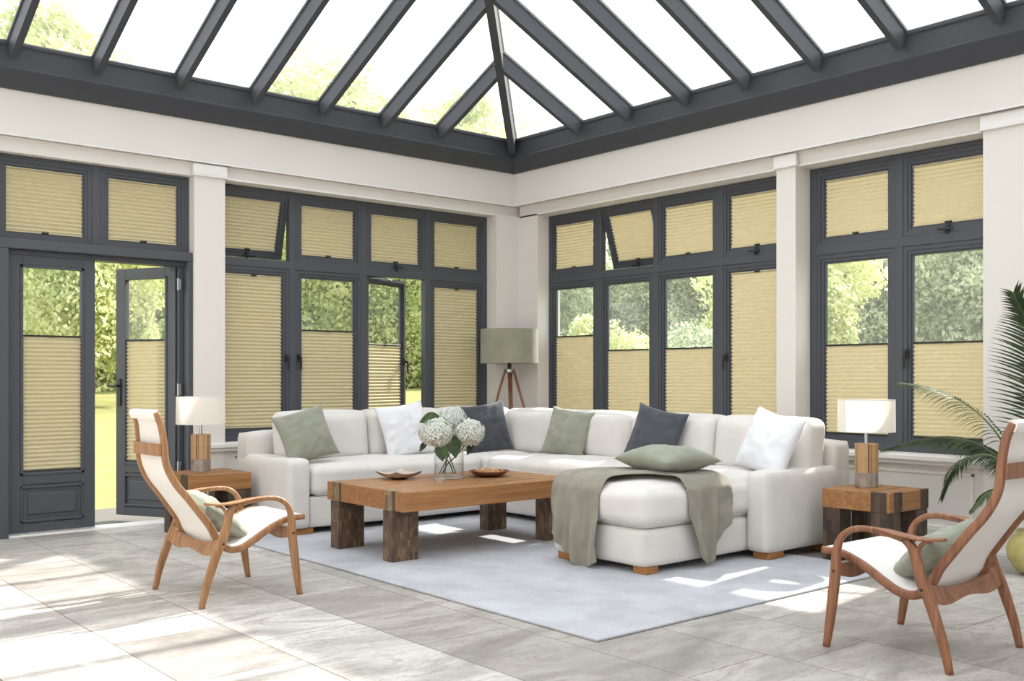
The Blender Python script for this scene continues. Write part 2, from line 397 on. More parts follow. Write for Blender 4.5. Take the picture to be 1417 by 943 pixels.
# ------------------------------------------------------------------ roof lantern
ceil = sempty('ceiling', (2.85, 3.4, 3.34))
ex0, ex1, ey0, ey1 = -1.25, 6.79, -1.25, 8.03      # inner face of eaves beam
m_ = .46; zg = 3.637
hx = (ex1-ex0)/2; rx_ = (ex0+ex1)/2; zr = zg+m_*hx
def eave(name, a, b, nrm):
    # profile: wall plane -> sloped soffit -> vertical face -> top ; nrm = outward
    prof = [(.14, 3.338), (.10, 3.338), (.0, 3.452), (-.006, 3.46), (-.006, 3.47), (0, 3.478), (0, 3.62), (-.012, 3.63), (-.012, 3.66), (.25, 3.70), (.25, 3.338)]
    bm = NB(); n = len(prof); ra = []
    for p, sgn in ((Vector(a), -1), (Vector(b), 1)):
        d = (Vector(b)-Vector(a)).normalized()
        ra.append([bm.verts.new(p+Vector(nrm)*q+d*sgn*q+Vector((0, 0, z))) for q, z in prof])
    for i in range(n): bm.faces.new((ra[0][i], ra[0][(i+1) % n], ra[1][(i+1) % n], ra[1][i]))
    bm.faces.new(ra[0]); bm.faces.new(ra[1][::-1])
    return obj(name, bm, M['roofframe'], ceil)
eave('eaves_beam', (ex0, ey1, 0), (ex1, ey1, 0), (0, 1, 0))
eave('eaves_beam', (ex1, ey0, 0), (ex1, ey1, 0), (1, 0, 0))
eave('eaves_beam', (ex0, ey0, 0), (ex1, ey0, 0), (0, -1, 0))
eave('eaves_beam', (ex0, ey0, 0), (ex0, ey1, 0), (-1, 0, 0))
def bar(name, a, b, w, h, top=.03, mat='roofframe'):
    """rafter: rectangular, hangs h below line a-b, with a glazing cap above"""
    a, b = Vector(a), Vector(b); T = (b-a).normalized(); Sd = T.cross(Vector((0, 0, 1))).normalized(); U = Sd.cross(T)
    if U.z < 0: U = -U
    bm = NB()
    for (w_, z0, z1) in ((w/2, -h, .012), (w/2+.012, .012, top)):
        q = []
        for p in (a, b):
            q.append([bm.verts.new(p+Sd*s+U*z) for s, z in ((-w_, z0), (w_, z0), (w_, z1), (-w_, z1))])
        for i in range(4): bm.faces.new((q[0][i], q[0][(i+1) % 4], q[1][(i+1) % 4], q[1][i]))
        bm.faces.new(q[0]); bm.faces.new(q[1][::-1])
    return obj(name, bm, M[mat], ceil)
def zroof(dist): return zg+m_*dist
ra_h = .125
# left slope (rises toward -Y): rafters along Y at these X
for X in (5.85, 5.20, 4.55, 3.90, 3.25, 2.60, 2.00, 1.4, .8, .2, -.4):
    run = min(ex1-X, X-ex0, hx)
    bar('rafter', (X, ey1, zroof(0)), (X, ey1-run, zroof(run)), .05, ra_h)
    bar('rafter', (X, ey0, zroof(0)), (X, ey0+run, zroof(run)), .05, ra_h)
for Y in (7.02, 6.37, 5.69, 5.06, 4.40, 3.73, 3.04, 2.4, 1.75, 1.1, .45, -.2):
    run = min(ey1-Y, Y-ey0, hx)
    bar('rafter', (ex1, Y, zroof(0)), (ex1-run, Y, zroof(run)), .05, ra_h)
    bar('rafter', (ex0, Y, zroof(0)), (ex0+run, Y, zroof(run)), .05, ra_h)
for cx, cy_ in ((ex1, ey1), (ex0, ey1), (ex1, ey0), (ex0, ey0)):
    sx = -1 if cx == ex1 else 1; sy = -1 if cy_ == ey1 else 1
    bar('hip_rafter', (cx, cy_, zg+.005), (cx+sx*hx, cy_+sy*hx, zr+.005), .07, .15, .045)
bar('ridge_beam', (rx_, ey0+hx, zr), (rx_, ey1-hx, zr), .08, .18, .06)
A_, B_, C_, D_ = (ex0, ey0), (ex1, ey0), (ex1, ey1), (ex0, ey1); R1, R2 = (rx_, ey0+hx), (rx_, ey1-hx)
for poly in ([D_, C_, R2], [B_, C_, R2, R1], [A_, D_, R2, R1], [A_, B_, R1]):
    bm = NB()
    bm.faces.new([bm.verts.new((x, y, (zr if (x, y) in (R1, R2) else zg)+.006)) for x, y in poly])
    obj('roof_glass', bm, M['roofglass'], ceil)

# ------------------------------------------------------------------ windows
HALF = .0325
def bars_window(name, T, bars, zlo, zhi, ztr, cells_lower=True, wid=HALF, bot=.042, top=.035, org=None):
    w = sempty(name, org)
    bm = NB(); u0, u1 = bars[0]-wid, bars[-1]+wid
    for b in bars: bx(bm, b-wid, b+wid, 0, .07, zlo, zhi, .004, 1)
    bx(bm, u0, u1, 0.001, .071, zhi-top, zhi, .004, 1); bx(bm, u0, u1, 0.001, .071, zlo, zlo+bot, .004, 1)
    if ztr: bx(bm, u0, u1, -.001, .07, ztr[0], ztr[1], .004, 1)
    tf(bm, T); obj('window_frame', bm, M['frame'], w)
    return w
def ident(c): return c
def sash(par, T, u0, u1, z0, z1, loc=ident, border=.07, handle=None):
    """ring with stepped profile; pane"""
    bm = NB()
    for (i, o_, va, vb) in ((0, .03, .008, .06), (.03, .055, .016, .055), (.055, border, .026, .05)):
        a0, a1, b0, b1 = u0+i, u1-i, z0+i, z1-i; t = o_-i
        bx(bm, a0, a0+t, va, vb, b0, b1); bx(bm, a1-t, a1, va, vb, b0, b1)
        bx(bm, a0+t, a1-t, va, vb, b0, b0+t); bx(bm, a0+t, a1-t, va, vb, b1-t, b1)
    tf(bm, loc); tf(bm, T); s = obj('sash', bm, M['frame'], par)
    bm = NB(); g = border-.004
    bx(bm, u0+g, u1-g, .043, .047, z0+g, z1-g)
    bmesh.ops.delete(bm, geom=[f for f in bm.faces if abs(f.calc_center_median().y-.043) > .0005], context='FACES')
    tf(bm, loc); tf(bm, T); obj('pane', bm, M['glass'], s)
    if handle:
        hu, hz, side = handle
        bm = NB()
        bx(bm, hu-.014, hu+.014, -.006, .012, hz-.035, hz+.035, .004)
        bx(bm, hu-.009, hu+.009, -.035, -.004, hz-.012, hz+.012, .004)
        if side == 'v': bx(bm, hu-.01, hu+.01, -.045, -.03, hz-.11, hz+.012, .005)
        else: bx(bm, hu-.06, hu+.06, -.04, -.028, hz-.009, hz+.009, .004)
        tf(bm, loc); tf(bm, T); obj('handle', bm, M['black'], s)
    return s
BLINDS = 'cream pleated blinds in the window sashes'
def blind(T, u0, u1, z0, z1, label, loc=ident, raised=False, tab='bottom', v=.03):
    """pleated fabric filling u0..u1, z0..z1, with slim rails"""
    c = Vector(T(Vector(loc(Vector(((u0+u1)/2, v, z0))))))
    th = thing('pleated_blind', label, 'blind', c, 0, BLINDS)
    n = max(6, round((z1-z0)/.0165)); n += n % 2
    bm = NB(); prev = None
    for i in range(n+1):
        z = z0+.006+(z1-z0-.012)*i/n; vv = v-(.011 if i % 2 else -.011)
        r = [bm.verts.new((u0+.002+.0*1, vv, z)), bm.verts.new((u1-.002, vv, z))]
        if prev: bm.faces.new((prev[0], prev[1], r[1], r[0]))
        prev = r
    tf(bm, loc); tf(bm, T); obj('fabric', bm, M['blind'], th)
    bm = NB(); bx(bm, u0, u1, v-.011, v+.011, z0, z0+.009, .002, 1)
    tf(bm, loc); tf(bm, T); obj('bottom_rail', bm, M['blind'] if not raised else M['black'], th)
    bm = NB(); bx(bm, u0, u1, v-.012, v+.012, z1-(.012 if raised else .008), z1, .002, 1)
    tf(bm, loc); tf(bm, T); obj('top_rail', bm, M['black'] if raised else M['blind'], th)
    bm = NB(); um = (u0+u1)/2; zt = z0 if tab == 'bottom' else z1-.012
    bx(bm, um-.025, um-.003, v-.024, v-.008, zt, zt+.012, .002, 1); bx(bm, um+.003, um+.025, v-.024, v-.008, zt, zt+.012, .002, 1)
    bx(bm, um-.025, um+.025, v-.018, v-.008, zt+.002, zt+.008)
    tf(bm, loc); tf(bm, T); obj('handle_tab', bm, M['black'], th)
    if raised:  # tension cords up to the head of the pane
        zc = raised
        for uu in (u0+.04, u1-.04):
            bm = NB(); tube(bm, [(uu, v, z1), (uu, v, zc)], .0008, 5)
            tf(bm, loc); tf(bm, T); obj('cord', bm, M['black'], th)
    return th
ZT = (2.18, 2.255); Zt0, Zt1 = 2.255, 2.845; Zl0, Zl1 = .687, 2.18; CL = .07
def tilt_top(zh, ang):      # top-hung, bottom swings outward
    ca, sa = math.cos(ang), math.sin(ang)
    return lambda c: Vector((c.x, c.y*ca+(zh-c.z)*sa, zh-(zh-c.z)*ca+c.y*sa))
def swing(uh, ang, sgn=1):        # side-hung at uh, free edge toward +u*sgn swings outward
    ca, sa = math.cos(ang), math.sin(ang)
    def f(c):
        du = (c.x-uh)*sgn; return Vector((uh+sgn*(du*ca-c.y*sa*1.0), c.y*ca+du*sa, c.z))
    return f
# left wall window: bars
bL = [3.682, 4.432, 5.180, 5.928, 6.675]
w1 = bars_window('window_1', TL, bL, .645, 2.88, ZT, org=(5.18, YF, .645))
topL = ['transom blind tilted outward in the open top-hung sash of the left wall',
        'small transom blind above the half-lowered blind left of the open casement',
        'small transom blind above the open side-hung casement',
        'small transom blind nearest the room corner on the left wall']
for i in range(4):
    a, b = bL[i]+HALF, bL[i+1]-HALF
    lc = tilt_top(Zt1, math.radians(15)) if i == 0 else ident
    sash(w1, TL, a, b, Zt0, Zt1, lc, handle=((a+b)/2, Zt0+.02, 'h') if i in (0, 2) else None)
    blind(TL, a+CL, b-CL, Zt0+CL, Zt1-CL, 'cream pleated '+topL[i], lc)
sp = [(None, 'full-height cream pleated blind closed over the casement beside the left white pilaster'),
      (1.642, 'cream pleated blind lowered from mid-pane, foliage above it, left of the open casement'),
      (1.53, 'cream pleated blind on the casement that stands open to the garden, behind the flowers'),
      (None, 'full-height cream pleated blind closed over the casement beside the green floor lamp')]
for i in range(4):
    a, b = bL[i]+HALF, bL[i+1]-HALF
    lc = swing(a, math.radians(22)) if i == 2 else ident
    hd = (a+.03, 1.38, 'v') if i == 1 else ((b-.03, 1.36, 'v') if i == 2 else ((b-.03, 1.38, 'v') if i == 0 else None))
    sash(w1, TL, a, b, Zl0, Zl1, lc, handle=hd)
    r, lb = sp[i]
    if r: blind(TL, a+CL, b-CL, Zl0+CL, r, lb, lc, raised=Zl1-CL, tab='top')
    else: blind(TL, a+CL, b-CL, Zl0+CL, Zl1-CL, lb, lc, tab='top')
bm = NB()   # friction stay at the head of the open casement
for q in ([(5.25, YF+.05, 2.165), (5.45, YF+.02, 2.165), (5.60, YF+.16, 2.165)],): tube(bm, q, .008, 6)
obj('stay', bm, M['steel'], w1)

bR = [7.885, 7.1375, 6.390, 5.6375, 4.875]; bR = bR[::-1]
w2 = bars_window('window_2', TR, bR, .645, 2.88, ZT, org=(XF, 6.4, .645))
topR = ['small transom blind half hidden by the white pilaster on the right wall',
        'small transom blind above the half-lowered blind third from the room corner',
        'small transom blind tilted outward in its open top-hung sash on the right wall',
        'small transom blind nearest the room corner on the right wall']
lowR = [(None, 'full-height cream pleated blind closed over the casement beside the white pilaster on the right wall'),
        (1.475, 'half-lowered cream pleated blind above the dark charcoal cushion, dark foliage over it'),
        (1.475, 'half-lowered cream pleated blind under the tilted-open transom of the right wall'),
        (1.63, 'cream pleated blind with the highest top rail, nearest the room corner on the right wall')]
for i in range(4):
    a, b = bR[i]+HALF, bR[i+1]-HALF
    lc = tilt_top(Zt1, math.radians(17)) if i == 2 else ident
    sash(w2, TR, a, b, Zt0, Zt1, lc, handle=((a+b)/2, Zt0+.02, 'h') if i in (0, 2) else None)
    blind(TR, a+CL, b-CL, Zt0+CL, Zt1-CL, 'cream pleated '+topR[i], lc)
    sash(w2, TR, a, b, Zl0, Zl1, handle=(b-.03, 1.38, 'v') if i == 0 else None)
    r, lb = lowR[i]
    if r: blind(TR, a+CL, b-CL, Zl0+CL, r, lb, raised=Zl1-CL, tab='top')
    else: blind(TR, a+CL, b-CL, Zl0+CL, Zl1-CL, lb, tab='top')
bS = [3.212, 3.962, 4.700]
w3 = bars_window('window_3', TR, bS, .645, 2.88, ZT, org=(XF, 3.96, .645))
for i in range(2):
    a, b = bS[i]+HALF, bS[i+1]-HALF
    sash(w3, TR, a, b, Zt0, Zt1, handle=((a+b)/2, Zt0+.02, 'h') if i == 0 else None)
    blind(TR, a+CL, b-CL, Zt0+CL, Zt1-CL, ['cream pleated transom blind at the right edge of the photo, above the palm', 'cream pleated transom blind above the right table lamp, right of the pilaster'][i])
    sash(w3, TR, a, b, Zl0, Zl1, handle=(b-.03, 1.38, 'v') if i == 0 else None)
    blind(TR, a+CL, b-CL, Zl0+CL, 1.465, ['half-lowered cream pleated blind behind the palm fronds', 'half-lowered cream pleated blind directly behind the right table lamp'][i], raised=Zl1-CL, tab='top')

# door section
TD = Lw(8.28)
bD = [1.925, 2.682, 3.44]
w4 = bars_window('window_4', TD, bD, 2.2, 2.895, None, org=(2.68, 8.28, 2.2))
for i in range(2):
    a, b = bD[i]+HALF, bD[i+1]-HALF
    sash(w4, TD, a, b, 2.24, 2.862)
    blind(TD, a+CL-.003, b-CL+.003, 2.306, 2.796, ['cream pleated transom blind above the closed garden door', 'cream pleated transom blind above the open garden door'][i])
df = sempty('trim_20', (2.7, 8.2, 0))
bm = NB()
bx(bm, 1.90, 3.478, 8.2, 8.40, 2.168, 2.243, .004, 1)
bx(bm, 1.90, 2.022, 8.2, 8.40, 0, 2.168, .004, 1); bx(bm, 3.40, 3.478, 8.2, 8.40, 0, 2.168, .004, 1)
bx(bm, 2.022, 2.032, 8.26, 8.40, 0, 2.168); bx(bm, 3.36, 3.40, 8.3, 8.40, 0, 2.168, .003, 1)
bx(bm, 2.022, 3.40, 8.27, 8.4, 2.13, 2.168, .003, 1)
obj('door_frame', bm, M['frame'], df)
bm = NB(); bx(bm, 2.022, 3.40, 8.215, 8.42, -.02, .012, .004)
obj('threshold', bm, M['trim'], df)
def door_leaf(name, u0, u1, loc, hand_u, lbl):
    d = sempty(name, tuple(Vector(TD(loc(Vector(((u0+u1)/2, .03, .02)))))))
    z0, z1 = .02, 2.134; bw = .105
    bm = NB()
    bx(bm, u0, u0+bw, 0, .05, z0, z1, .003, 1); bx(bm, u1-bw, u1, 0, .05, z0, z1, .003, 1)
    bx(bm, u0+bw, u1-bw, 0.0005, .0495, z1-.095, z1); bx(bm, u0+bw, u1-bw, 0.0005, .0495, z0, .09)
    bx(bm, u0+bw, u1-bw, 0.0005, .0495, .39, .48)
    bx(bm, u0+bw, u1-bw, .012, .04, .08, .40)
    # glazing bead and raised panel
    for (a0, a1, b0, b1, t, v) in ((u0+.085, u1-.085, .455, z1-.075, .022, -.008), (u0+.085, u1-.085, .10, .375, .018, -.006)):
        for q in ((a0, a0+t, b0, b1), (a1-t, a1, b0, b1), (a0, a1, b0, b0+t), (a0, a1, b1-t, b1)): bx(bm, q[0], q[1], v, .012, q[2], q[3], .003, 1)
    bx(bm, u0+.14, u1-.14, .002, .02, .155, .32, .008, 2)
    tf(bm, loc); tf(bm, TD); s = obj('door_leaf', bm, M['frame'], d)
    bm = NB(); a = [bm.verts.new(p) for p in ((u0+bw-.005, .035, .475), (u1-bw+.005, .035, .475), (u1-bw+.005, .035, z1-.09), (u0+bw-.005, .035, z1-.09))]
    bm.faces.new(a); tf(bm, loc); tf(bm, TD); obj('pane', bm, M['glass'], s)
    blind(TD, u0+bw, u1-bw, .482, 1.527, lbl, loc, raised=z1-.1, tab='top', v=.018)
    return d, s
d1, s1 = door_leaf('door_1', 2.035, 2.672, ident, None, 'long cream pleated blind on the closed garden door, green foliage above it')
opn = math.radians(62)
def sw2(c):   # hinge at u=3.345, leaf runs toward -u, opens outward
    du = 3.345-c.x; return Vector((3.345-(du*math.cos(opn)+c.y*math.sin(opn)), .06+du*math.sin(opn)-c.y*math.cos(opn)+.0, c.z))
d2, s2 = door_leaf('door_2', 2.71, 3.345, lambda c: sw2(Vector((c.x, .05-c.y, c.z))) if False else sw2(Vector((c.x, -c.y, c.z))), None, 'cream pleated blind on the garden door standing open, behind the left armchair')
# handle and hinges on the open leaf
LCD = lambda c: sw2(Vector((c.x, -c.y, c.z)))
bm = NB(); bx(bm, 2.735, 2.77, -.012, 0, .96, 1.19, .004); bx(bm, 2.74, 2.763, -.05, -.01, 1.12, 1.14, .004); bx(bm, 2.66, 2.765, -.06, -.045, 1.12, 1.14, .005)
tf(bm, LCD); tf(bm, TD); obj('handle', bm, M['black'], s2)
for z in (.45, 1.1, 1.98):
    bm = NB(); bx(bm, 3.352, 3.378, 8.285, 8.30, z-.045, z+.045, .004)
    tube(bm, [(3.35, 8.29, z-.05), (3.35, 8.29, z+.05)], .009, 8); obj('hinge', bm, M['steel'], d2)
bm = NB(); bx(bm, 2.0, 2.008, 8.185, 8.2, .9, 1.08, .003); bx(bm, 1.955, 2.0, 8.14, 8.155, 1.0, 1.02, .004); bx(bm, 1.99, 2.003, 8.15, 8.2, 1.0, 1.02)
bm.free()

# ------------------------------------------------------------------ rug
bm = NB(); bx(bm, 3.265, 5.85, 3.267, 7.15, .0005, .0135, .005, 2)
tag(obj('rug', bm, M['rug']), 'large pale blue-grey wool rug on the stone floor under the coffee table and chaise', 'rug')
bm = NB()

# ------------------------------------------------------------------ sofa
def cushion(bm, x0, x1, y0, y1, z0, z1, r=.06, crown=(0, 0, .02), n=14, tilt=None, seed=0, front=0, wr=.004):
    """soft box: dense superellipsoid-like rounded box"""
    cx, cy_, cz = (x0+x1)/2, (y0+y1)/2, (z0+z1)/2; hx_, hy_, hz_ = (x1-x0)/2, (y1-y0)/2, (z1-z0)/2
    t = bmesh.new(); bmesh.ops.create_cube(t, size=2)
    bmesh.ops.subdivide_edges(t, edges=t.edges[:], cuts=n, use_grid_fill=True)
    off = {}
    for v in t.verts:
        p = Vector((v.co.x*hx_, v.co.y*hy_, v.co.z*hz_))
        rr = min(r, hx_, hy_, hz_)
        inner = Vector((max(-hx_+rr, min(hx_-rr, p.x)), max(-hy_+rr, min(hy_-rr, p.y)), max(-hz_+rr, min(hz_-rr, p.z))))
        d = p-inner
        if d.length > 1e-6: p = inner+d.normalized()*rr
        ux, uy, uz = v.co
        fx = (1-uy**4)*(1-uz**4); fy = (1-ux**4)*(1-uz**4); fz = (1-ux**2)*(1-uy**2)
        p.x += math.copysign(crown[0]*fx, ux)*(abs(ux)); p.y += math.copysign(crown[1]*fy, uy)*abs(uy); p.z += crown[2]*fz*uz
        q = p+Vector((cx, cy_, cz))
        p += Vector((1, 1, 1))*wr*noise.noise(q*5+Vector((seed*3.1, 0, 0)))
        q = p+Vector((cx, cy_, cz))
        if tilt: q = Vector(tilt(q))
        v.co = q
    me = bpy.data.meshes.new('t'); t.to_mesh(me); t.free(); bm.from_mesh(me); bpy.data.meshes.remove(me)
sofa = thing('sectional_sofa', 'large cream linen U-shaped sectional sofa with a chaise, set into the room corner', 'sofa', (5.5, 6.0, 0))
def cobj(name, *a, mat='sofa', parent=None, **k):
    bm = NB(); cushion(bm, *a, **k); return obj(name, bm, M[mat], parent or sofa, smooth=True)
B0, B1 = .05, .30
cobj('base', 3.80, 6.47, 6.87, 7.6, B0, B1, r=.03, crown=(0, .004, 0), n=10, wr=.002)
cobj('base', 5.52, 6.3, 4.955, 6.90, B0, B1, r=.03, crown=(.004, 0, 0), n=10, wr=.002)
cobj('chaise_base', 4.53, 6.3, 4.125, 4.95, B0, B1-.01, r=.035, crown=(.005, .005, 0), n=10, wr=.002)
cobj('armrest', 3.62, 3.805, 6.86, 7.77, .055, .588, r=.035, crown=(.004, .006, .0), n=12, wr=.002)
cobj('armrest', 5.49, 6.48, 3.95, 4.122, .055, .588, r=.035, crown=(.006, .004, .0), n=12, wr=.002)
cobj('backrest_frame', 3.62, 6.48, 7.57, 7.77, .055, .765, r=.045, n=12, wr=.002)
cobj('backrest_frame', 6.27, 6.48, 3.95, 7.75, .055, .765, r=.045, n=12, wr=.002)
# seat cushions
cobj('seat_cushion', 3.81, 5.46, 6.84, 7.58, .295, .53, r=.07, crown=(0, .01, .03), seed=1, n=22)
cobj('seat_cushion', 5.46, 6.28, 6.82, 7.58, .295, .53, r=.06, crown=(0, .008, .02), seed=2, n=22)
cobj('seat_cushion', 5.46, 6.28, 4.955, 6.82, .295, .53, r=.07, crown=(.01, 0, .03), seed=3, n=22)
cobj('chaise_cushion', 4.505, 6.28, 4.105, 4.945, .285, .535, r=.085, crown=(.012, .012, .045), seed=4, n=26, wr=.006)
def tiltY(y, z, a): return lambda q: Vector((q.x, q.y+(q.z-z)*a, q.z))
def tiltX(x, z, a): return lambda q: Vector((q.x+(q.z-z)*a, q.y, q.z))
for i, (a, b) in enumerate(((3.81, 4.60), (4.605, 5.41), (5.415, 6.2))):
    cobj('back_cushion', a, b, 7.26, 7.52, .52, .925, r=.07, crown=(.0, .03, .012), tilt=tiltY(0, .5, .13), seed=10+i, n=18)
for i, (a, b) in enumerate(((3.99, 4.80), (4.805, 5.65), (5.655, 6.49), (6.495, 7.25))):
    cobj('back_cushion', 5.96, 6.22, a, b, .52, .915, r=.07, crown=(.03, .0, .012), tilt=tiltX(0, .5, .13), seed=20+i, n=18)
for x0, x1, y0, y1 in ((3.66, 3.84, 6.89, 6.97), (4.55, 4.66, 4.14, 4.25), (4.55, 4.66, 4.81, 4.92), (5.53, 5.70, 3.97, 4.09), (6.2, 6.35, 3.98, 4.1), (3.66, 3.8, 7.6, 7.7), (6.3, 6.42, 7.6, 7.72), (5.55, 5.68, 6.92, 7.04)):
    bm = NB(); bx(bm, x0, x1, y0, y1, .0135 if (x0 < 5.75 and y0 < 7.05) else 0, .06, .003, 1); obj('foot', bm, M['foot'], sofa)

# ------------------------------------------------------------------ pillows
def pillow_bm(s=.46, T=.16, seed=0, n=26, pinch=.055, wr=.012, sq=1.0):
    bm = NB(); g = {}
    for side in (1, -1):
        for i in range(n+1):
            for j in range(n+1):
                if side == -1 and (i in (0, n) or j in (0, n)): g[(side, i, j)] = g[(1, i, j)]; continue
                u, v = 2*i/n-1, 2*j/n-1
                x = u*s/2*(1-pinch*(1-v*v)*abs(u)**2*1.6); y = v*s/2*sq*(1-pinch*(1-u*u)*abs(v)**2*1.6)
                h = T/2*((1-abs(u)**2.6)*(1-abs(v)**2.6))**.55
                edge = 1-max(abs(u), abs(v))
                w = wr*1.3*noise.noise(Vector((u*2.2+seed*5, v*2.2, side*3)))+wr*.8*noise.noise(Vector((u*4.5+seed*5, v*5+2, side)))
                ang = math.atan2(v, u); w += wr*.5*math.sin(ang*13+seed)*max(abs(u), abs(v))**3*min(1, edge*6)
                z = side*(h+w*min(1, edge*5))
                z += .012*math.sin(seed+u*2.5)*abs(v)**2
                g[(side, i, j)] = bm.verts.new((x, y, z))
        for i in range(n):
            for j in range(n):
                q = [g[(side, i, j)], g[(side, i+1, j)], g[(side, i+1, j+1)], g[(side, i, j+1)]]
                bm.faces.new(q if side == 1 else q[::-1])
    # piped edge
    return bm
GP = 'scatter cushions on the sofa'
def pillow(label, mat, loc, nrm, spin, s=.46, T=.16, seed=0, group=None, name='cushion', **k):
    """loc = centre, nrm = facing direction, spin = rotation about the facing direction"""
    bm = pillow_bm(s, T, seed, **k)
    N = Vector(nrm).normalized(); up = Vector((0, 0, 1)) if abs(N.z) < .95 else Vector((0, 1, 0))
    U = (up-N*up.dot(N)).normalized(); Rg = U.cross(N)
    R = Matrix((Rg, U, N)).transposed() @ Matrix.Rotation(spin, 3, 'Z')
    bmesh.ops.transform(bm, matrix=Matrix.Translation(Vector(loc)) @ R.to_4x4(), verts=bm.verts)
    o = obj(name, bm, M[mat], smooth=True); tag(o, label, 'cushion', group); return o
pillow('sage green linen cushion leaning in the left end of the sofa', 'sage', (3.89, 7.10, .748), (-.22, -1, .38), math.radians(15), .43, .15, 1, GP)
pillow('white cotton cushion on the left run of the sofa, behind the flowers', 'white_p', (4.87, 7.17, .755), (-.1, -1, .3), math.radians(8), .47, .14, 2, GP)
pillow('charcoal cushion tucked in the sofa corner, right of the flowers', 'char', (5.70, 7.12, .75), (-.35, -1, .3), math.radians(8), .46, .14, 3, GP)
pillow('sage green cushion on the right run of the sofa, near the corner', 'sage', (5.90, 6.26, .735), (-1, -.25, .38), math.radians(-6), .43, .15, 4, GP)
pillow('charcoal cushion leaning on the right run, behind the sage cushion on the chaise', 'char', (5.86, 5.24, .75), (-1, -.2, .34), math.radians(-11), .46, .14, 5, GP)
pillow('white cotton cushion leaning in the right end of the sofa above the armrest', 'white_p', (5.82, 4.17, .752), (-1, .05, .36), math.radians(-13), .45, .17, 6, GP)
pillow('sage green cushion lying flat on the throw over the chaise', 'sage', (5.06, 4.42, .672), (.02, -.02, 1), math.radians(-5), .50, .17, 7, GP, wr=.006)

# ------------------------------------------------------------------ throw over the chaise
def throw_mesh():
    x0, y0, zt = 4.505, 4.105, .585
    bm = NB(); NS, NR = 90, 40; grid = []
    def drop(edge_dist, r=.085):
        """distance measured inward(+)/outward(-) from the cushion edge along the cloth -> (inward offset, z drop)"""
        s = r*PI/2
        if edge_dist >= r: return edge_dist, 0
        t = r-edge_dist
        if t < s:
            a = t/r; return r-r*math.sin(a), r-r*math.cos(a)
        return 0, r+(t-s)
    for i in range(NS+1):
        row = []
        for j in range(NR+1):
            w = j/NR; r = .36+.46*w
            r += .02*math.sin(w*5)
            Lf = .53-.18*max(0, (w-.35))/.65-.05*max(0, .2-w)/.2
            Ls = .40+.10*math.exp(-((w-.33)/.25)**2)-.24*max(0, .12-w)/.12-.20*max(0, w-.5)/.5
            q = i/NS
            # s in [-Lf, 0] front tail ; arc ; [0, Ls] side tail
            a, b = .36, .62
            if q < a:
                s = -Lf*(1-q/a)+.0; X, Y = s, r; ph = 0
            elif q > b:
                s = Ls*(q-b)/(1-b); X, Y = r, -s; ph = 1
            else:
                ph = (q-a)/(b-a); th = ph*PI/2; pw = 1.0
                X, Y = r*math.sin(th), r*math.cos(th)
            # fold both edges
            ix, dx = drop(X); iy, dy = drop(Y)
            z = zt-max(dx, dy) if (dx == 0 or dy == 0) else zt-math.hypot(dx, dy)
            z -= .030*max(0, 1-min(ix, .3)/.3)*.5+.03*max(0, 1-min(iy, .3)/.3)*.5
            hang = max(0, dx-.06, dy-.06)
            fold = math.sin(w*17+1.5*noise.noise(Vector((q*4, w*3, 0))))*.5+math.sin(w*31+q*6)*.25
            amp = .014+.050*min(1, hang/.3)
            n = noise.noise(Vector((q*7, w*6, 1.3)))*.014+noise.noise(Vector((q*16, w*13, 4.3)))*.006
            o = .012+amp*(fold*.5+.5)+n
            if dx > .05: px_, py_, pz_ = x0+ix-o, y0+iy+.006*math.sin(hang*20), z
            elif dy > .05: px_, py_, pz_ = x0+ix+.05*hang*math.sin(w*9), y0+iy-o, z
            else: px_, py_, pz_ = x0+ix, y0+iy, z+o*.7
            row.append(bm.verts.new((px_, py_, pz_)))
        grid.append(row)
    for i in range(NS):
        for j in range(NR): bm.faces.new((grid[i][j], grid[i+1][j], grid[i+1][j+1], grid[i][j+1]))
    return bm
o = obj('throw_blanket', throw_mesh(), M['throw'], smooth=True)
md = o.modifiers.new('thick', 'SOLIDIFY'); md.thickness = .008; md.offset = 0
md = o.modifiers.new('sub', 'SUBSURF'); md.levels = 1; md.render_levels = 1
tag(o, 'grey-green linen throw draped over the corner of the chaise with two hanging ends', 'blanket')

# ------------------------------------------------------------------ coffee table
def block_table(name, label, x0, x1, y0, y1, zt, th, legs, strips, mos, zf=.0135):
    t = thing(name, label, 'table', ((x0+x1)/2, (y0+y1)/2, zf))
    bm = NB(); bx(bm, x0, x1, y0, y1, zt-th, zt, .004, 2); obj('tabletop', bm, M['teak_x'], t)
    for (a, b, c, d) in legs:
        bm = NB(); bx(bm, a, b, c, d, zf, zt-th, .003, 1); lg = obj('leg', bm, mos, t)
    for (a, b, c, d) in strips:
        bm = NB(); bx(bm, a, b, c, d, zt-th+.0, zt+.0015, .001, 1); obj('inlaid_strip', bm, M['mosx'], t)
    return t
ct = block_table('coffee_table', 'long low wooden coffee table with mosaic block legs on the rug', 3.62, 5.13, 5.35, 6.30, .472, .127,
                 [(3.618, 3.825, 5.475, 5.585), (3.618, 3.825, 6.14, 6.25), (4.945, 5.13, 5.475, 5.59), (4.945, 5.13, 6.14, 6.25)],
                 [(4.1, 5.132, 5.49, 5.51), (3.95, 5.132, 6.10, 6.125), (4.45, 4.95, 5.62, 5.66), (3.8, 4.3, 6.2, 6.23)], M['mos'])
for y0, y1 in ((5.475, 5.585), (6.14, 6.25)):
    bm = NB(); bx(bm, 3.6165, 3.66, y0, y0+.085, .345, .4735, .001, 1); obj('leg_end', bm, M['mose'], ct)
    bm = NB(); bx(bm, 3.6175, 3.66, y0-.03, y0, .346, .473); obj('joint_gap', bm, M['plated'], ct)
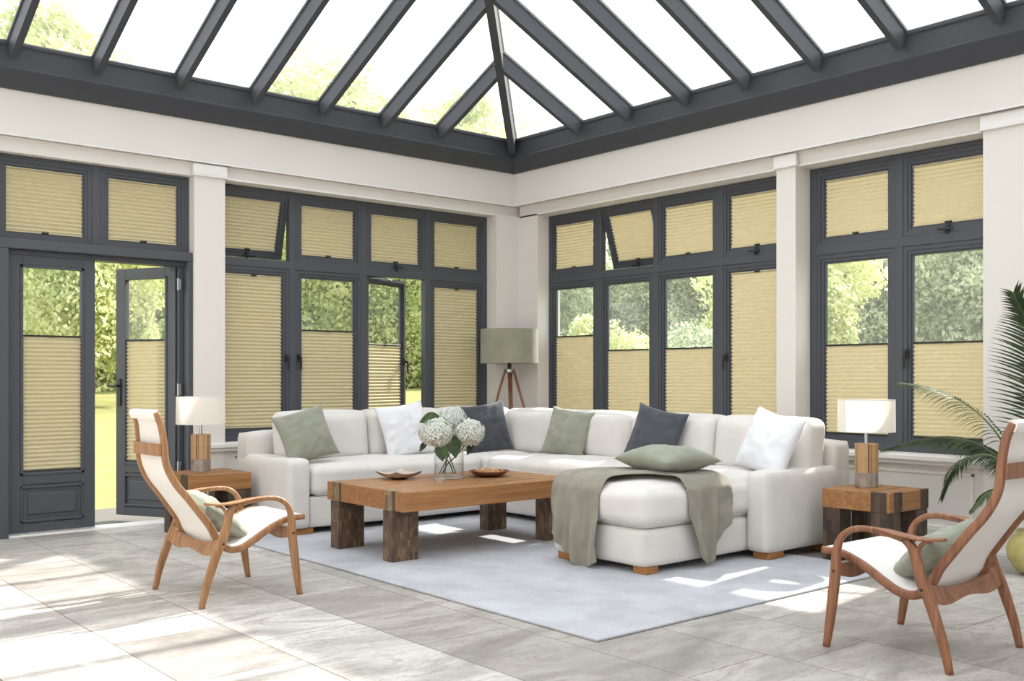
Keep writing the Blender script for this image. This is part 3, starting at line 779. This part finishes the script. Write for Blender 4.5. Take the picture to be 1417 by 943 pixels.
def side_table(label, x0, x1, y0, y1, ends):
    t = block_table('side_table', label, x0, x1, y0, y1, .47, .125, [(x0, x0+.14, y0+.004, y0+.13), (x1-.14, x1, y0+.004, y0+.13), (x0, x0+.14, y1-.13, y1-.004), (x1-.14, x1, y1-.13, y1-.004)],
                    [(x0+.01, x1-.01, y0+.14, y0+.165), (x0+.15, x1-.03, y0+.30, y0+.335)], M['mosd'], 0)
    t['group'] = 'block side tables beside the sofa arms'
    for (a, b, c, d) in ends:
        bm = NB(); bx(bm, a, b, c, d, .345, .4715, .001, 1); obj('leg_end', bm, M['mosd'], t)
    return t
side_table('block side table beside the left sofa arm, under the left lamp', 3.03, 3.53, 7.30, 7.78, [(3.0285, 3.06, 7.315, 7.45), (3.028, 3.06, 7.6, 7.72)])
side_table('block side table beside the right sofa arm, under the right lamp', 5.915, 6.40, 3.34, 3.82, [(5.97, 6.07, 3.3385, 3.36), (6.3, 6.4015, 3.3385, 3.36), (5.9135, 5.95, 3.36, 3.47)])

# ------------------------------------------------------------------ table lamps
def table_lamp(label, x, y, z, r=.185):
    t = thing('table_lamp', label, 'lamp', (x, y, z), 0, 'white drum table lamps')
    n = 14
    def poly(bm, rr, z0, z1, seed):
        rnd = random.Random(seed); ring = []
        out = []
        for k in range(n):
            a = 2*PI*k/n; q = rr*(1+.03*rnd.uniform(-1, 1)); out.append((x+q*math.cos(a), y+q*math.sin(a)))
        polyplate(bm, out, z0, z1)
    bm = NB(); poly(bm, .076, z, z+.095, 3); obj('resin_base', bm, M['resin'], t)
    bm = NB(); poly(bm, .0765, z+.0955, z+.288, 3); obj('wooden_body', bm, M['lampwood'], t)
    bm = NB(); lathe(bm, [(.012, z+.288), (.012, z+.37), (.02, z+.372), (.02, z+.39)], x, y, 16); obj('stem', bm, M['steel'], t)
    bm = NB()
    for k in range(3):
        a = 2*PI*k/3; tube(bm, [(x, y, z+.385), (x+(r-.003)*math.cos(a), y+(r-.003)*math.sin(a), z+.385)], .003, 6)
    lathe(bm, [(.03, z+.365), (.03, z+.38)], x, y, 16); obj('shade_carrier', bm, M['black'], t)
    bm = NB(); z0, z1 = z+.368, z+.582
    lathe(bm, [(r, z0), (r*.992, z1)], x, y, 56, close=False); s = obj('lamp_shade', bm, M['shade_white'], t, smooth=True)
    for ra_, za_, zb_ in ((r+.001, z0, z0+.006), (r*.992+.001, z1-.006, z1)):
        bm = NB(); lathe(bm, [(ra_, za_), (ra_, zb_)], x, y, 56, close=False); obj('shade_trim', bm, M['trim'], s)
    return t
table_lamp('white drum table lamp on the side table beside the left sofa arm', 3.25, 7.60, .4715)
table_lamp('white drum table lamp on the side table beside the right sofa arm', 6.195, 3.665, .4715)

# ------------------------------------------------------------------ tripod floor lamp
fx, fy = 6.62, 7.88
t = thing('floor_lamp', 'tripod floor lamp with a green drum shade in the room corner behind the sofa', 'lamp', (fx, fy, 0))
bm = NB(); lathe(bm, [(.293, 1.345), (.291, 1.69)], fx, fy, 64, close=False); lathe(bm, [(.288, 1.69), (.29, 1.345)], fx, fy, 64, close=False)
obj('lamp_shade', bm, M['shade_green'], t, smooth=True)
bm = NB()
for k_ in range(3):
    a = 2*PI*k_/3; tube(bm, [(fx, fy, 1.36), (fx+.288*math.cos(a), fy+.288*math.sin(a), 1.36)], .004, 6)
lathe(bm, [(.02, 1.27), (.02, 1.40)], fx, fy, 16); obj('stem', bm, M['black'], t)
bm = NB(); lathe(bm, [(.0, 1.245), (.035, 1.245), (.045, 1.26), (.045, 1.285), (.03, 1.29), (0, 1.29)], fx, fy, 24, close=False); obj('tripod_head', bm, M['steel'], t)
for dx, dy in ((-.30, .27), (.27, -.30), (.22, .20)):
    bm = NB(); a = Vector((fx+dx*.10, fy+dy*.10, 1.285)); b = Vector((fx+dx, fy+dy, .0))
    side = (b-a).cross(Vector((0, 0, 1))).normalized()
    for s_ in ((-.012, .012) if True else (0,)):
        tube(bm, [a+side*s_, b+side*s_*.3], .0125, 8, up=side)
    obj('leg', bm, M['oak2'], t, smooth=True)

# ------------------------------------------------------------------ bentwood armchairs
prof_raw = [(1.785, 1.02), (1.814, .955), (1.831, .861), (1.843, .755), (1.889, .657), (1.961, .567), (2.034, .473), (2.084, .406), (2.116, .346), (2.155, .297), (2.205, .274), (2.267, .279), (2.335, .312), (2.405, .353), (2.477, .388), (2.55, .411), (2.64, .413)]
def hw_at(t): return .17+(.25-.17)*min(1, t/.55) if t < .55 else .25+.012*(t-.55)/.45
def chair(wood_):
    root = thing('lounge_armchair', '', 'armchair')
    n = len(prof_raw); pr_ = []
    for i, (Y, Z) in enumerate(prof_raw):
        t = i/(n-1); s = (4.32-hw_at(t))/4.08; pr_.append((Y*s-1.99, 1.2-(1.2-Z)*s))
    pts = catmull([(0, y, z) for y, z in pr_], 5); N = len(pts)
    for sg in (-1, 1):
        bm = NB(); P3 = [Vector((sg*(hw_at(i/(N-1))-.012), p.y, p.z)) for i, p in enumerate(pts)]
        nrm = []
        sweep(bm, P3, lambda t: .014, lambda t: .021-.005*abs(t-.5)*2, Vector((1, 0, 0)), 10, .5)
        obj('side_rail', bm, wood_, root, smooth=True, local=True)
    # canvas
    bm = NB(); rows = []
    K = 8
    for i, p in enumerate(pts):
        a, b = pts[max(i-1, 0)], pts[min(i+1, N-1)]; T = (b-a).normalized(); Nn = Vector((0, -T.z, T.y))
        if Nn.z < 0 and i > N*.6: Nn = -Nn
        Nn = Vector((0, -T.z, T.y)); hw = hw_at(i/(N-1))-.020
        sag = .010
        r = []
        for kk in range(K+1):
            u = -1+2*kk/K; base = Vector((u*hw, p.y, p.z))+Nn*(.006)-Nn*sag*(1-u*u)*0
            r.append((base+Nn*.006, base-Nn*.006))
        rows.append(r)
    vt = [[bm.verts.new(q[0]) for q in r] for r in rows]; vb = [[bm.verts.new(q[1]) for q in r] for r in rows]
    for i in range(N-1):
        for kk in range(K):
            bm.faces.new((vt[i][kk], vt[i][kk+1], vt[i+1][kk+1], vt[i+1][kk])); bm.faces.new((vb[i][kk+1], vb[i][kk], vb[i+1][kk], vb[i+1][kk+1]))
    obj('canvas_seat', bm, M['canvas'], root, smooth=True, local=True)
    # canvas hood folded over the head end
    p0, p1 = pts[0], pts[3]
    bm = NB(); hw = .166
    T = (p1-p0).normalized(); Nn = Vector((0, -T.z, T.y))
    c = Vector((0, p0.y, p0.z))
    prof = [c+T*.004+Nn*.018, c-T*.010+Nn*.014, c-T*.014-Nn*.002, c-T*.010-Nn*.018, c+T*.004-Nn*.0225, c+T*.02-Nn*.0222, c+T*.030-Nn*.0215, c+T*.030+Nn*.018]
    a = [bm.verts.new(q+Vector((-hw, 0, 0))) for q in prof]; b = [bm.verts.new(q+Vector((hw, 0, 0))) for q in prof]
    for i in range(len(prof)): bm.faces.new((a[i], a[(i+1) % len(prof)], b[(i+1) % len(prof)], b[i]))
    bm.faces.new(a[::-1]); bm.faces.new(b); obj('canvas_head_wrap', bm, M['canvas'], root, local=True)
    # front wrap at the knee edge
    # neck crossbar on the back
    bm = NB(); i0 = int(N*.13); p = pts[i0]; q = pts[i0+3]
    T = (q-p).normalized(); Nn = Vector((0, -T.z, T.y)); hw = hw_at(i0/(N-1))-.004
    for sg in (1,):
        bxp = [p-Nn*.030, q-Nn*.030, q-Nn*.018, p-Nn*.018]
        a = [bm.verts.new(Vector((-hw, v.y, v.z))) for v in bxp]; m1 = [bm.verts.new(Vector((0, v.y, v.z))-Nn*.006) for v in bxp]; b = [bm.verts.new(Vector((hw, v.y, v.z))) for v in bxp]
        for A, B in ((a, m1), (m1, b)):
            for i in range(4): bm.faces.new((A[i], A[(i+1) % 4], B[(i+1) % 4], B[i]))
        bm.faces.new(a[::-1]); bm.faces.new(b)
    obj('back_crossbar', bm, wood_, root, local=True)
    X = .32
    for sg in (-1, 1):
        x = sg*X
        # front leg bending into the armrest
        bm = NB()
        arm = [(.572, 0), (.556, .10), (.540, .22), (.526, .34), (.520, .43), (.500, .492), (.458, .530), (.40, .546), (.33, .545), (.26, .536), (.20, .522)]
        P3 = catmull([(x, y, z) for y, z in arm], 5)
        sweep(bm, P3, lambda t: .0135, lambda t: (.014+.010*math.sin(min(1, t/.5)*PI) if t < .5 else .014), Vector((1, 0, 0)), 10, .55)
        # armrest runs on as rear leg
        rl = [(.20, .522), (.172, .50), (.153, .462), (.137, .40), (.120, .345), (.090, .28), (.060, .195), (.030, .105), (.006, .0)]
        P3 = catmull([(x, y, z) for y, z in rl], 5)
        lg = obj('front_leg', bm, wood_, root, smooth=True, local=True)
        bm = NB(); sweep(bm, P3, .0135, lambda t: .014+.011*math.sin(t*PI)**.7, Vector((1, 0, 0)), 10, .55)
        br = catmull([(x, .085, .527), (x, .118, .516), (x, .140, .487), (x, .143, .45)], 5)
        sweep(bm, br, .0135, .008, Vector((1, 0, 0)), 8, .6)
        obj('rear_leg', bm, wood_, root, smooth=True, local=True)
        # flat paddle armrest
        bm = NB(); pd = catmull([(x, .40, .551), (x, .30, .551), (x, .21, .540), (x+sg*.004, .12, .534), (x+sg*.008, .02, .543)], 5)
        sweep(bm, pd, lambda t: .014+.020*math.sin(min(1, max(0, (t-.15)/.85))*PI)**.8, lambda t: .007, Vector((1, 0, 0)), 12, .6)
        obj('armrest', bm, wood_, root, smooth=True, local=True)
        bm = NB()
        for (y, z) in ((.12, .325), (.527, .345)):
            tube(bm, [(x+sg*.012, y, z), (x+sg*.017, y, z)], .006, 8, Vector((0, 0, 1)))
        obj('bolt', bm, M['black'], root, local=True)
    def board(y, zt, zb, arch, tilt):
        bm = NB(); n = 16; rings = []
        for i in range(n+1):
            u = -1+2*i/n; xx = u*(X-.012); sh = 1-abs(u)**2.2
            zT = zt-arch*sh; zB = zb+.010*math.cos(u*PI*1.5)+.018*abs(u)**4
            rings.append([bm.verts.new((xx, y-.010-tilt, zB)), bm.verts.new((xx, y+.010-tilt, zB)), bm.verts.new((xx, y+.010+tilt, zT)), bm.verts.new((xx, y-.010+tilt, zT))])
        for a, b in zip(rings, rings[1:]):
            for i in range(4): bm.faces.new((a[i], a[(i+1) % 4], b[(i+1) % 4], b[i]))
        bm.faces.new(rings[0][::-1]); bm.faces.new(rings[-1])
        return bm
    obj('rear_crossrail', board(.100, .352, .258, .042, .012), wood_, root, local=True)
    obj('front_crossrail', board(.522, .378, .310, .012, 0), wood_, root, local=True)
    return root
c1 = chair(M['oak']); c1.location = (2.165, 5.385, 0); c1.rotation_euler.z = -PI/2
c1['label'] = 'bentwood lounge armchair with white canvas at the left, facing the coffee table'; c1['group'] = 'bentwood lounge armchairs'
c2 = chair(M['oak2']); c2.location = (4.32, 1.99, 0)
c2['label'] = 'bentwood lounge armchair with white canvas at the right edge, beside the palm'; c2['group'] = 'bentwood lounge armchairs'
pillow('sage green cushion propped on the seat of the left armchair', 'sage', (2.165+.215, 5.385-.0, .438), (.62, -.06, .80), math.radians(14), .37, .13, 8, 'cushions on the armchairs', wr=.014)
pillow('sage green cushion propped on the seat of the right armchair', 'sage', (4.32-.0, 1.99+.215, .438), (.05, .62, .80), math.radians(-16), .37, .13, 9, 'cushions on the armchairs', wr=.014)

# ------------------------------------------------------------------ vase and hydrangeas
vx, vy, vz = 4.41, 5.93, .4737
v = thing('glass_vase', 'clear glass cylinder vase of hydrangeas on the coffee table', 'vase', (vx, vy, vz))
bm = NB(); lathe(bm, [(.108, vz+.27), (.108, vz+.008), (.100, vz), (.0, vz)], vx, vy, 48, close=False)
lathe(bm, [(.108, vz+.27), (.104, vz+.27), (.103, vz+.02), (.0, vz+.015)], vx, vy, 48, close=False); obj('vase_body', bm, M['vase'], v, smooth=True)
bm = NB(); lathe(bm, [(.0, vz+.10), (.1015, vz+.10), (.1015, vz+.021), (0, vz+.017)], vx, vy, 48, close=False); obj('water', bm, M['water'], v, smooth=True)
FW = Vector((.6452, .764, 0)); RT = Vector((.764, -.6452, 0)); UP = Vector((0, 0, 1))
def leaf(bm, base, tip, up, width, n=8, curl=.25):
    a, b = Vector(base), Vector(tip); L = (b-a).length; T = (b-a).normalized(); Sx = T.cross(Vector(up)).normalized(); U = Sx.cross(T)
    prev = None
    for i in range(n+1):
        t = i/n; w = width*math.sin(PI*t**.8)**.9 if 0 < t < 1 else .0008
        m = a+T*L*t-U*curl*L*t*t*.6
        r = [bm.verts.new(m-Sx*w+U*w*.35), bm.verts.new(m), bm.verts.new(m+Sx*w+U*w*.35)]
        if prev:
            bm.faces.new((prev[0], prev[1], r[1], r[0])); bm.faces.new((prev[1], prev[2], r[2], r[1]))
        prev = r
def hydrangea(label, c, R, foot, leaves, seed):
    base = Vector((vx, vy, vz+.02))
    t = thing('hydrangea_stem', label, 'flower', tuple(foot), 0, 'hydrangeas in the glass vase')
    rnd = random.Random(seed); bm = NB(); c = Vector(c); n = 190
    for i in range(n):
        ph = math.acos(1-2*(i+.5)/n); th = PI*(1+5**.5)*i
        d = Vector((math.cos(th)*math.sin(ph), math.sin(th)*math.sin(ph), math.cos(ph)*.86))
        if d.z < -.72: continue
        p = c+d*R*(1+rnd.uniform(-.10, .06)); N = (d+Vector((rnd.uniform(-.3, .3),)*3)).normalized()
        A = N.orthogonal().normalized(); B = N.cross(A); r0 = rnd.uniform(0, PI); s = R*.20*rnd.uniform(.85, 1.2)
        cv = bm.verts.new(p+N*s*.05)
        for q in range(4):
            a = r0+q*PI/2; D = A*math.cos(a)+B*math.sin(a); E = N.cross(D)
            tip = bm.verts.new(p+D*s+N*s*.22); l = bm.verts.new(p+D*s*.62+E*s*.40+N*s*.18); r = bm.verts.new(p+D*s*.62-E*s*.40+N*s*.18)
            bm.faces.new((cv, r, tip, l))
    obj('flower_head', bm, M['petal'], t, recalc=False)
    bm = NB(); bmesh.ops.create_icosphere(bm, subdivisions=2, radius=R*.82, matrix=Matrix.Translation(c)); obj('flower_core', bm, M['flowercore'], t, smooth=True)
    bm = NB(); ft = Vector(foot); mid = (c-UP*R*.8+ft)/2+UP*.02
    tube(bm, catmull([ft, ft*.6+mid*.4+UP*.02, mid, c-UP*R*.5], 5), .0045, 7); obj('stem', bm, M['stemg'], t, smooth=True)
    for (b, tp, w) in leaves:
        bm = NB(); leaf(bm, b, tp, -FW+UP*.45, w); obj('leaf', bm, M['flowerleaf'], t, smooth=True, recalc=False)
O = Vector((vx, vy, 0))
def vp(r, f, z): return O+RT*r+FW*f+UP*z
hydrangea('white hydrangea head at the left of the bouquet, largest and lowest', vp(-.085, -.07, .80), .118, vp(.03, .02, vz+.03), [(vp(-.05, -.12, .72), vp(-.035, -.19, .615), .05), (vp(-.16, .0, .74), vp(-.215, -.02, .665), .022)], 1)
hydrangea('white hydrangea head at the top of the bouquet, behind the other two', vp(.02, .05, .90), .098, vp(-.03, -.02, vz+.03), [(vp(-.07, .0, .92), vp(-.215, -.02, .885), .045)], 2)
hydrangea('white hydrangea head at the right of the bouquet', vp(.145, -.01, .80), .108, vp(-.05, .03, vz+.03), [(vp(.03, -.07, .79), vp(.055, -.12, .63), .055), (vp(.17, .03, .73), vp(.13, .0, .64), .025)], 3)
bm = NB()
for a, b in ((vp(.05, 0, vz+.03), vp(-.04, 0, .72)), (vp(-.07, .02, vz+.03), vp(.06, .0, .74))):
    tube(bm, catmull([a, (a+b)/2+UP*.01, b], 6), .004, 6)
tag(obj('flower_stems', bm, M['stemg'], smooth=True), 'bare dark green flower stems crossing inside the glass vase', 'stems')
# votive
bm = NB(); qx, qy = 4.10, 5.62
lathe(bm, [(.0, vz), (.026, vz), (.040, vz+.018), (.052, vz+.045), (.050, vz+.045), (.038, vz+.02), (.0, vz+.008)], qx, qy, 28, close=False)
for i in range(14):
    a = 2*PI*i/14; bmesh.ops.create_icosphere(bm, subdivisions=1, radius=.0075, matrix=Matrix.Translation((qx+.046*math.cos(a), qy+.046*math.sin(a), vz+.034)))
tag(obj('glass_bowl', bm, M['vase'], smooth=True), 'tiny clear glass bead bowl on the coffee table in front of the vase', 'bowl')
# square stoneware dish
dx_, dy_ = 4.10, 6.12
dish = thing('serving_dish', 'square stoneware dish with upturned corners at the left end of the coffee table', 'dish', (dx_, dy_, vz))
bm = NB(); n = 24; top = []; bot = []
for lay, off in ((0, 0), (1, -.007)):
    gg = []
    for i in range(n+1):
        row = []
        for j in range(n+1):
            u, w = 2*i/n-1, 2*j/n-1; rr = max(abs(u), abs(w)); cr = abs(u*w)
            h = vz+.010+.030*rr**3+.022*cr**2
            x, y = u*.125*(1-.06*(1-w*w)), w*.125*(1-.06*(1-u*u)); a = math.radians(5)
            row.append(bm.verts.new((dx_+x*math.cos(a)-y*math.sin(a), dy_+x*math.sin(a)+y*math.cos(a), h+off)))
        gg.append(row)
    for i in range(n):
        for j in range(n): bm.faces.new((gg[i][j], gg[i+1][j], gg[i+1][j+1], gg[i][j+1]))
obj('dish_body', bm, M['plate'], dish, smooth=True)
bm = NB(); lathe(bm, [(.0, vz), (.05, vz), (.075, vz+.012), (0, vz+.012)], dx_, dy_, 32, close=False); obj('foot_ring', bm, M['plated'], dish, smooth=True)
# bowl of nuts
bxx, byy = 4.71, 5.84
bw = thing('wooden_bowl', 'shallow brown wooden bowl of nuts at the right of the vase', 'bowl', (bxx, byy, vz))
bm = NB(); lathe(bm, [(.0, vz), (.07, vz), (.115, vz+.014), (.150, vz+.040), (.146, vz+.042), (.11, vz+.022), (.0, vz+.012)], bxx, byy, 44, close=False); obj('bowl_body', bm, M['bowlwood'], bw, smooth=True)
rnd = random.Random(5); bm = NB()
for i in range(90):
    a = rnd.uniform(0, 2*PI); r = .105*math.sqrt(rnd.random()); z = vz+.036+.014*(1-r/.11)+rnd.uniform(-.006, .006)
    bmesh.ops.create_icosphere(bm, subdivisions=1, radius=rnd.uniform(.008, .011), matrix=Matrix.Translation((bxx+r*math.cos(a), byy+r*math.sin(a), z)) @ Matrix.Scale(1.3, 4, (math.cos(a*3), math.sin(a*3), 0)))
o = obj('nuts', bm, M['nut'], smooth=True); tag(o, 'small pale nuts heaped in the wooden bowl', 'nuts'); o['kind'] = 'stuff'

# ------------------------------------------------------------------ palm in a pot
px0, py0 = 6.42, 2.66
pm = thing('potted_palm', 'potted areca palm with long arching fronds beside the right armchair', 'plant', (px0, py0, 0))
bm = NB(); lathe(bm, [(.0, 0), (.075, 0), (.12, .03), (.165, .10), (.172, .16), (.145, .225), (.115, .25), (.118, .27), (.105, .27), (.10, .24), (0, .235)], px0, py0, 48, close=False)
obj('pot', bm, M['potclay'], pm, smooth=True)
bm = NB(); lathe(bm, [(.0, .245), (.102, .24)], px0, py0, 32, close=False); obj('soil', bm, M['soil'], pm)
def frond(ctrl, t0, ln, width=.011, nl=46, droop=.5, side=None, seed=0, upv=(0, 0, 1), fwd=.45, hang=None):
    rnd = random.Random(seed); P = catmull(ctrl, 10); N = len(P)
    bm = NB(); sweep(bm, P, lambda t: .0075*(1-t)+.0015, lambda t: .0075*(1-t)+.0015, Vector((1, 0, 0)) if abs((P[-1]-P[0]).normalized().x) < .8 else Vector((0, 1, 0)), 7, 1.0)
    st = obj('frond', bm, M['palmstem'], pm, smooth=True)
    bm = NB()
    for i in range(nl):
        t = t0+(1-t0)*i/(nl-1); f = t*(N-1); k_ = min(int(f), N-2); p = P[k_].lerp(P[k_+1], f-k_); T = (P[k_+1]-P[k_]).normalized()
        Sx = T.cross(Vector(upv)).normalized()
        tt = (t-t0)/(1-t0); L = ln*(.55+.45*math.sin(PI*min(1, tt*1.15+.12)))*(1-.45*tt**3)
        for sg in (-1, 1):
            D = (Sx*sg*(1-.3*tt)+T*(fwd+.5*tt)).normalized(); D = (D+Vector((rnd.uniform(-.05, .05), rnd.uniform(-.05, .05), rnd.uniform(-.05, .05)))).normalized()
            prev = None; q = p.copy(); d = D.copy(); n = 6
            for s in range(n+1):
                u = s/n; w = width*(math.sin(PI*min(1, u*.9+.12))**.7)*(1-u*.75) if s < n else .0005
                wd = d.cross(Vector((0, 0, 1)));
                if wd.length < .1: wd = T.copy()
                wd = (wd.normalized()*.6+T*.7).normalized(); wd = (wd-d*wd.dot(d)).normalized()
                r = [bm.verts.new(q-wd*w), bm.verts.new(q+wd*w)]
                if prev: bm.faces.new((prev[0], prev[1], r[1], r[0]))
                prev = r; q = q+d*L/n; d = (d+Vector((0, 0, -droop*.22))).normalized()
    obj('leaflets', bm, M['palm'], st, recalc=False)
c0 = (px0, py0, .25)
frond([c0, (6.45, 2.68, .7), (6.47, 2.70, 1.15), (6.46, 2.73, 1.5), (6.43, 2.80, 1.72)], .25, .30, nl=52, droop=.35, seed=1, upv=(1, .2, 0), width=.012)
frond([c0, (6.47, 2.75, .55), (6.50, 2.95, .86), (6.52, 3.15, 1.03), (6.50, 3.38, 1.13), (6.48, 3.57, 1.165)], .35, .24, nl=44, droop=1.1, seed=2, width=.007)
frond([c0, (6.50, 2.78, .52), (6.58, 2.98, .70), (6.62, 3.2, .79), (6.62, 3.45, .79), (6.60, 3.76, .70)], .30, .21, nl=80, droop=1.5, seed=3, width=.013)
frond([c0, (6.40, 2.75, .50), (6.36, 2.88, .70), (6.36, 3.04, .70), (6.38, 3.17, .60), (6.38, 3.24, .43)], .35, .20, nl=40, droop=1.2, seed=4, width=.008)
frond([c0, (6.48, 2.60, .6), (6.55, 2.45, 1.0), (6.55, 2.25, 1.3), (6.5, 2.0, 1.4)], .35, .26, nl=40, droop=.9, seed=5)
frond([c0, (6.38, 2.55, .5), (6.3, 2.4, .8), (6.2, 2.2, .9), (6.15, 2.0, .8)], .4, .22, nl=36, droop=1.0, seed=6)
frond([c0, (6.34, 2.70, .40), (6.24, 2.76, .52), (6.14, 2.84, .50), (6.08, 2.9, .40)], .4, .14, nl=28, droop=1.0, seed=7, width=.008)
frond([c0, (6.44, 2.64, .8), (6.46, 2.6, 1.25), (6.5, 2.5, 1.6), (6.5, 2.35, 1.85)], .3, .28, nl=46, droop=.5, seed=8, upv=(1, .2, 0))

# ------------------------------------------------------------------ garden
def crown_mesh(name, seed, n, rx, ry, rz, blobs, ls):
    rnd = random.Random(seed); me = bpy.data.meshes.new(name); V = []; F = []
    bl = []
    for i in range(blobs):
        a = rnd.uniform(0, 2*PI); ph = math.acos(rnd.uniform(-.7, 1)); q = rnd.uniform(.35, .8)
        bl.append((Vector((rx*q*math.cos(a)*math.sin(ph), ry*q*math.sin(a)*math.sin(ph), rz*q*math.cos(ph))), rnd.uniform(.28, .5)*min(rx, rz)))
    for i in range(n):
        c, r = bl[rnd.randrange(blobs)]
        d = Vector((rnd.gauss(0, 1), rnd.gauss(0, 1), rnd.gauss(0, 1))).normalized(); rr = r*(rnd.random()**.33)*(1+.25*noise.noise(d*3+c))
        p = c+d*rr; s = ls*rnd.uniform(.6, 1.3)
        A = (d*.3+Vector((rnd.gauss(0, 1), rnd.gauss(0, 1), rnd.gauss(0, 1)))).normalized(); B = A.orthogonal().normalized(); Cc = A.cross(B)
        k0 = len(V); V += [p-B*s, p+Cc*s*.5, p+B*s, p-Cc*s*.5]; F.append((k0, k0+1, k0+2, k0+3))
    me.from_pydata([tuple(v) for v in V], [], F); return me
def hedge_mesh(name, seed, L, D, H, n, ls):
    rnd = random.Random(seed); me = bpy.data.meshes.new(name); V = []; F = []
    for i in range(n):
        x = rnd.uniform(-L/2, L/2); q = rnd.random(); z = H*rnd.random()
        bulge = .5*noise.noise(Vector((x*.35, z*.5, seed)))+.25*noise.noise(Vector((x*1.1, z*1.1, seed+4)))
        top = H*(1+.12*noise.noise(Vector((x*.3, seed, 0)))+.06*noise.noise(Vector((x, seed, 0))))
        z = z/H*top; y = -D/2-bulge+D*q*.6
        p = Vector((x, y, z)); s = ls*rnd.uniform(.6, 1.4)
        A = Vector((rnd.gauss(0, 1), rnd.gauss(0, 1)-.5, rnd.gauss(0, 1)+.3)).normalized(); B = A.orthogonal().normalized(); B = (Matrix.Rotation(rnd.uniform(0, PI), 3, A) @ B); Cc = A.cross(B)
        k0 = len(V); V += [p-B*s, p+Cc*s*.5, p+B*s, p-Cc*s*.5]; F.append((k0, k0+1, k0+2, k0+3))
    me.from_pydata([tuple(v) for v in V], [], F); return me
def hedge(label, mesh, mat, loc, rot, L, D, H):
    t = thing('garden_hedge', label, 'hedge', loc, rot)
    me = mesh; me.materials.append(M[mat]); o = bpy.data.objects.new('foliage', me); C.objects.link(o); o.parent = t
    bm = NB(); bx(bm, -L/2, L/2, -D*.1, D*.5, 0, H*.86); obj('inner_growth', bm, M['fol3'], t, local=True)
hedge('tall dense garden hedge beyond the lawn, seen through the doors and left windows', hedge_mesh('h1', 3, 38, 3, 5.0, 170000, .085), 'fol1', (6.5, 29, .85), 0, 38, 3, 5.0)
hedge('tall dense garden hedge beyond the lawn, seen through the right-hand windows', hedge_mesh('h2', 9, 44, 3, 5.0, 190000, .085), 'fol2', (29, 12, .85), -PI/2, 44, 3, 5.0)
cms = [crown_mesh('crown%d' % i, 20+i, 26000, 2.6, 2.6, 3.0, 18, .09) for i in range(4)]
for i, me in enumerate(cms): me.materials.append(M[['fol1', 'fol2', 'fol3', 'fol1'][i]])
def tree(label, x, y, s, kind, hz=4.4, group='garden trees beyond the lawn'):
    zb = ground_z(x, y)
    t = thing('garden_tree', label, 'tree', (x, y, zb), random.uniform(0, 6), group)
    o = bpy.data.objects.new('foliage', cms[kind]); C.objects.link(o); o.parent = t; o.location = (0, 0, hz*s); o.scale = (s, s, s)
    bm = NB(); tube(bm, [(0, 0, 0), (.08, .05, hz*s*.5), (0, 0, hz*s)], .16*s, 8)
    for a in range(5):
        c_, s_ = math.cos(a*1.3), math.sin(a*1.3); tube(bm, [(0, 0, hz*s*.6), (c_*s*1.0, s_*s*1.0, hz*s*1.05), (c_*s*1.5, s_*s*1.5, hz*s*1.35)], .05*s, 6)
    obj('trunk', bm, M['bark'], t, local=True)
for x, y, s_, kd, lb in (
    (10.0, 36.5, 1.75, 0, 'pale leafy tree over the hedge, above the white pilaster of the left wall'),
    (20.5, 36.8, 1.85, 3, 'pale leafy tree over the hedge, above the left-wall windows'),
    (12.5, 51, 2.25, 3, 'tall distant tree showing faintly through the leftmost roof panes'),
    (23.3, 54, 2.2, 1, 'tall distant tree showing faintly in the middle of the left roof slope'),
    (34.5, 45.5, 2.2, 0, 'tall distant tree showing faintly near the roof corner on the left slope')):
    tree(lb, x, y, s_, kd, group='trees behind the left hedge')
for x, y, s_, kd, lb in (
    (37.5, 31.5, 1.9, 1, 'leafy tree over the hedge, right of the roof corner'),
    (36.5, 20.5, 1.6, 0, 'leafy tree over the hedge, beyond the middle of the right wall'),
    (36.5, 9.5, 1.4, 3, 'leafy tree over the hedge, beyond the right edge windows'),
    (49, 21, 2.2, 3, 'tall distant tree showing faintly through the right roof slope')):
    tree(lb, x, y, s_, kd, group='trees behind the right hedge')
for x, y, s_, kd, lb in ((13.0, 13.1, .42, 0, 'pale yellow shrub on the lawn outside the right-wall windows'), (13.4, 10.7, .44, 1, 'green shrub on the lawn outside the right-wall windows, right of the pale yellow one')):
    t = thing('garden_shrub', lb, 'shrub', (x, y, ground_z(x, y)))
    o = bpy.data.objects.new('foliage', cms[kd]); C.objects.link(o); o.parent = t; o.location = (0, 0, 1.05); o.scale = (s_, s_, s_)
    bm = NB(); tube(bm, [(0, 0, 0), (.03, 0, .9)], .05, 6); obj('stem', bm, M['bark'], t, local=True)
tree('dark garden tree on the lawn outside the right-wall windows, before the hedge', 15.5, 18.2, .85, 2, 3.2, None)
tree('pale tree on the lawn outside, behind the right table lamp', 20.0, 13.6, .8, 0, 3.0, None)
tree('bushy tree on the lawn outside the garden door, left of the open leaf', 7.2, 23, .8, 0, 3.0, None)
sh = thing('garden_shed', 'grey-blue garden shed outside, behind the palm through the right window', 'shed', (22.5, 5.8, .55))
bm = NB(); bx(bm, 22, 24, 5, 6.7, .3, 3.1); obj('walls', bm, M['shed'], sh)
bm = NB(); polyplate(bm, [(21.8, 4.8), (24.2, 4.8), (24.2, 6.9), (21.8, 6.9)], 3.1, 3.2)
obj('roof', bm, M['roofframe'], sh)
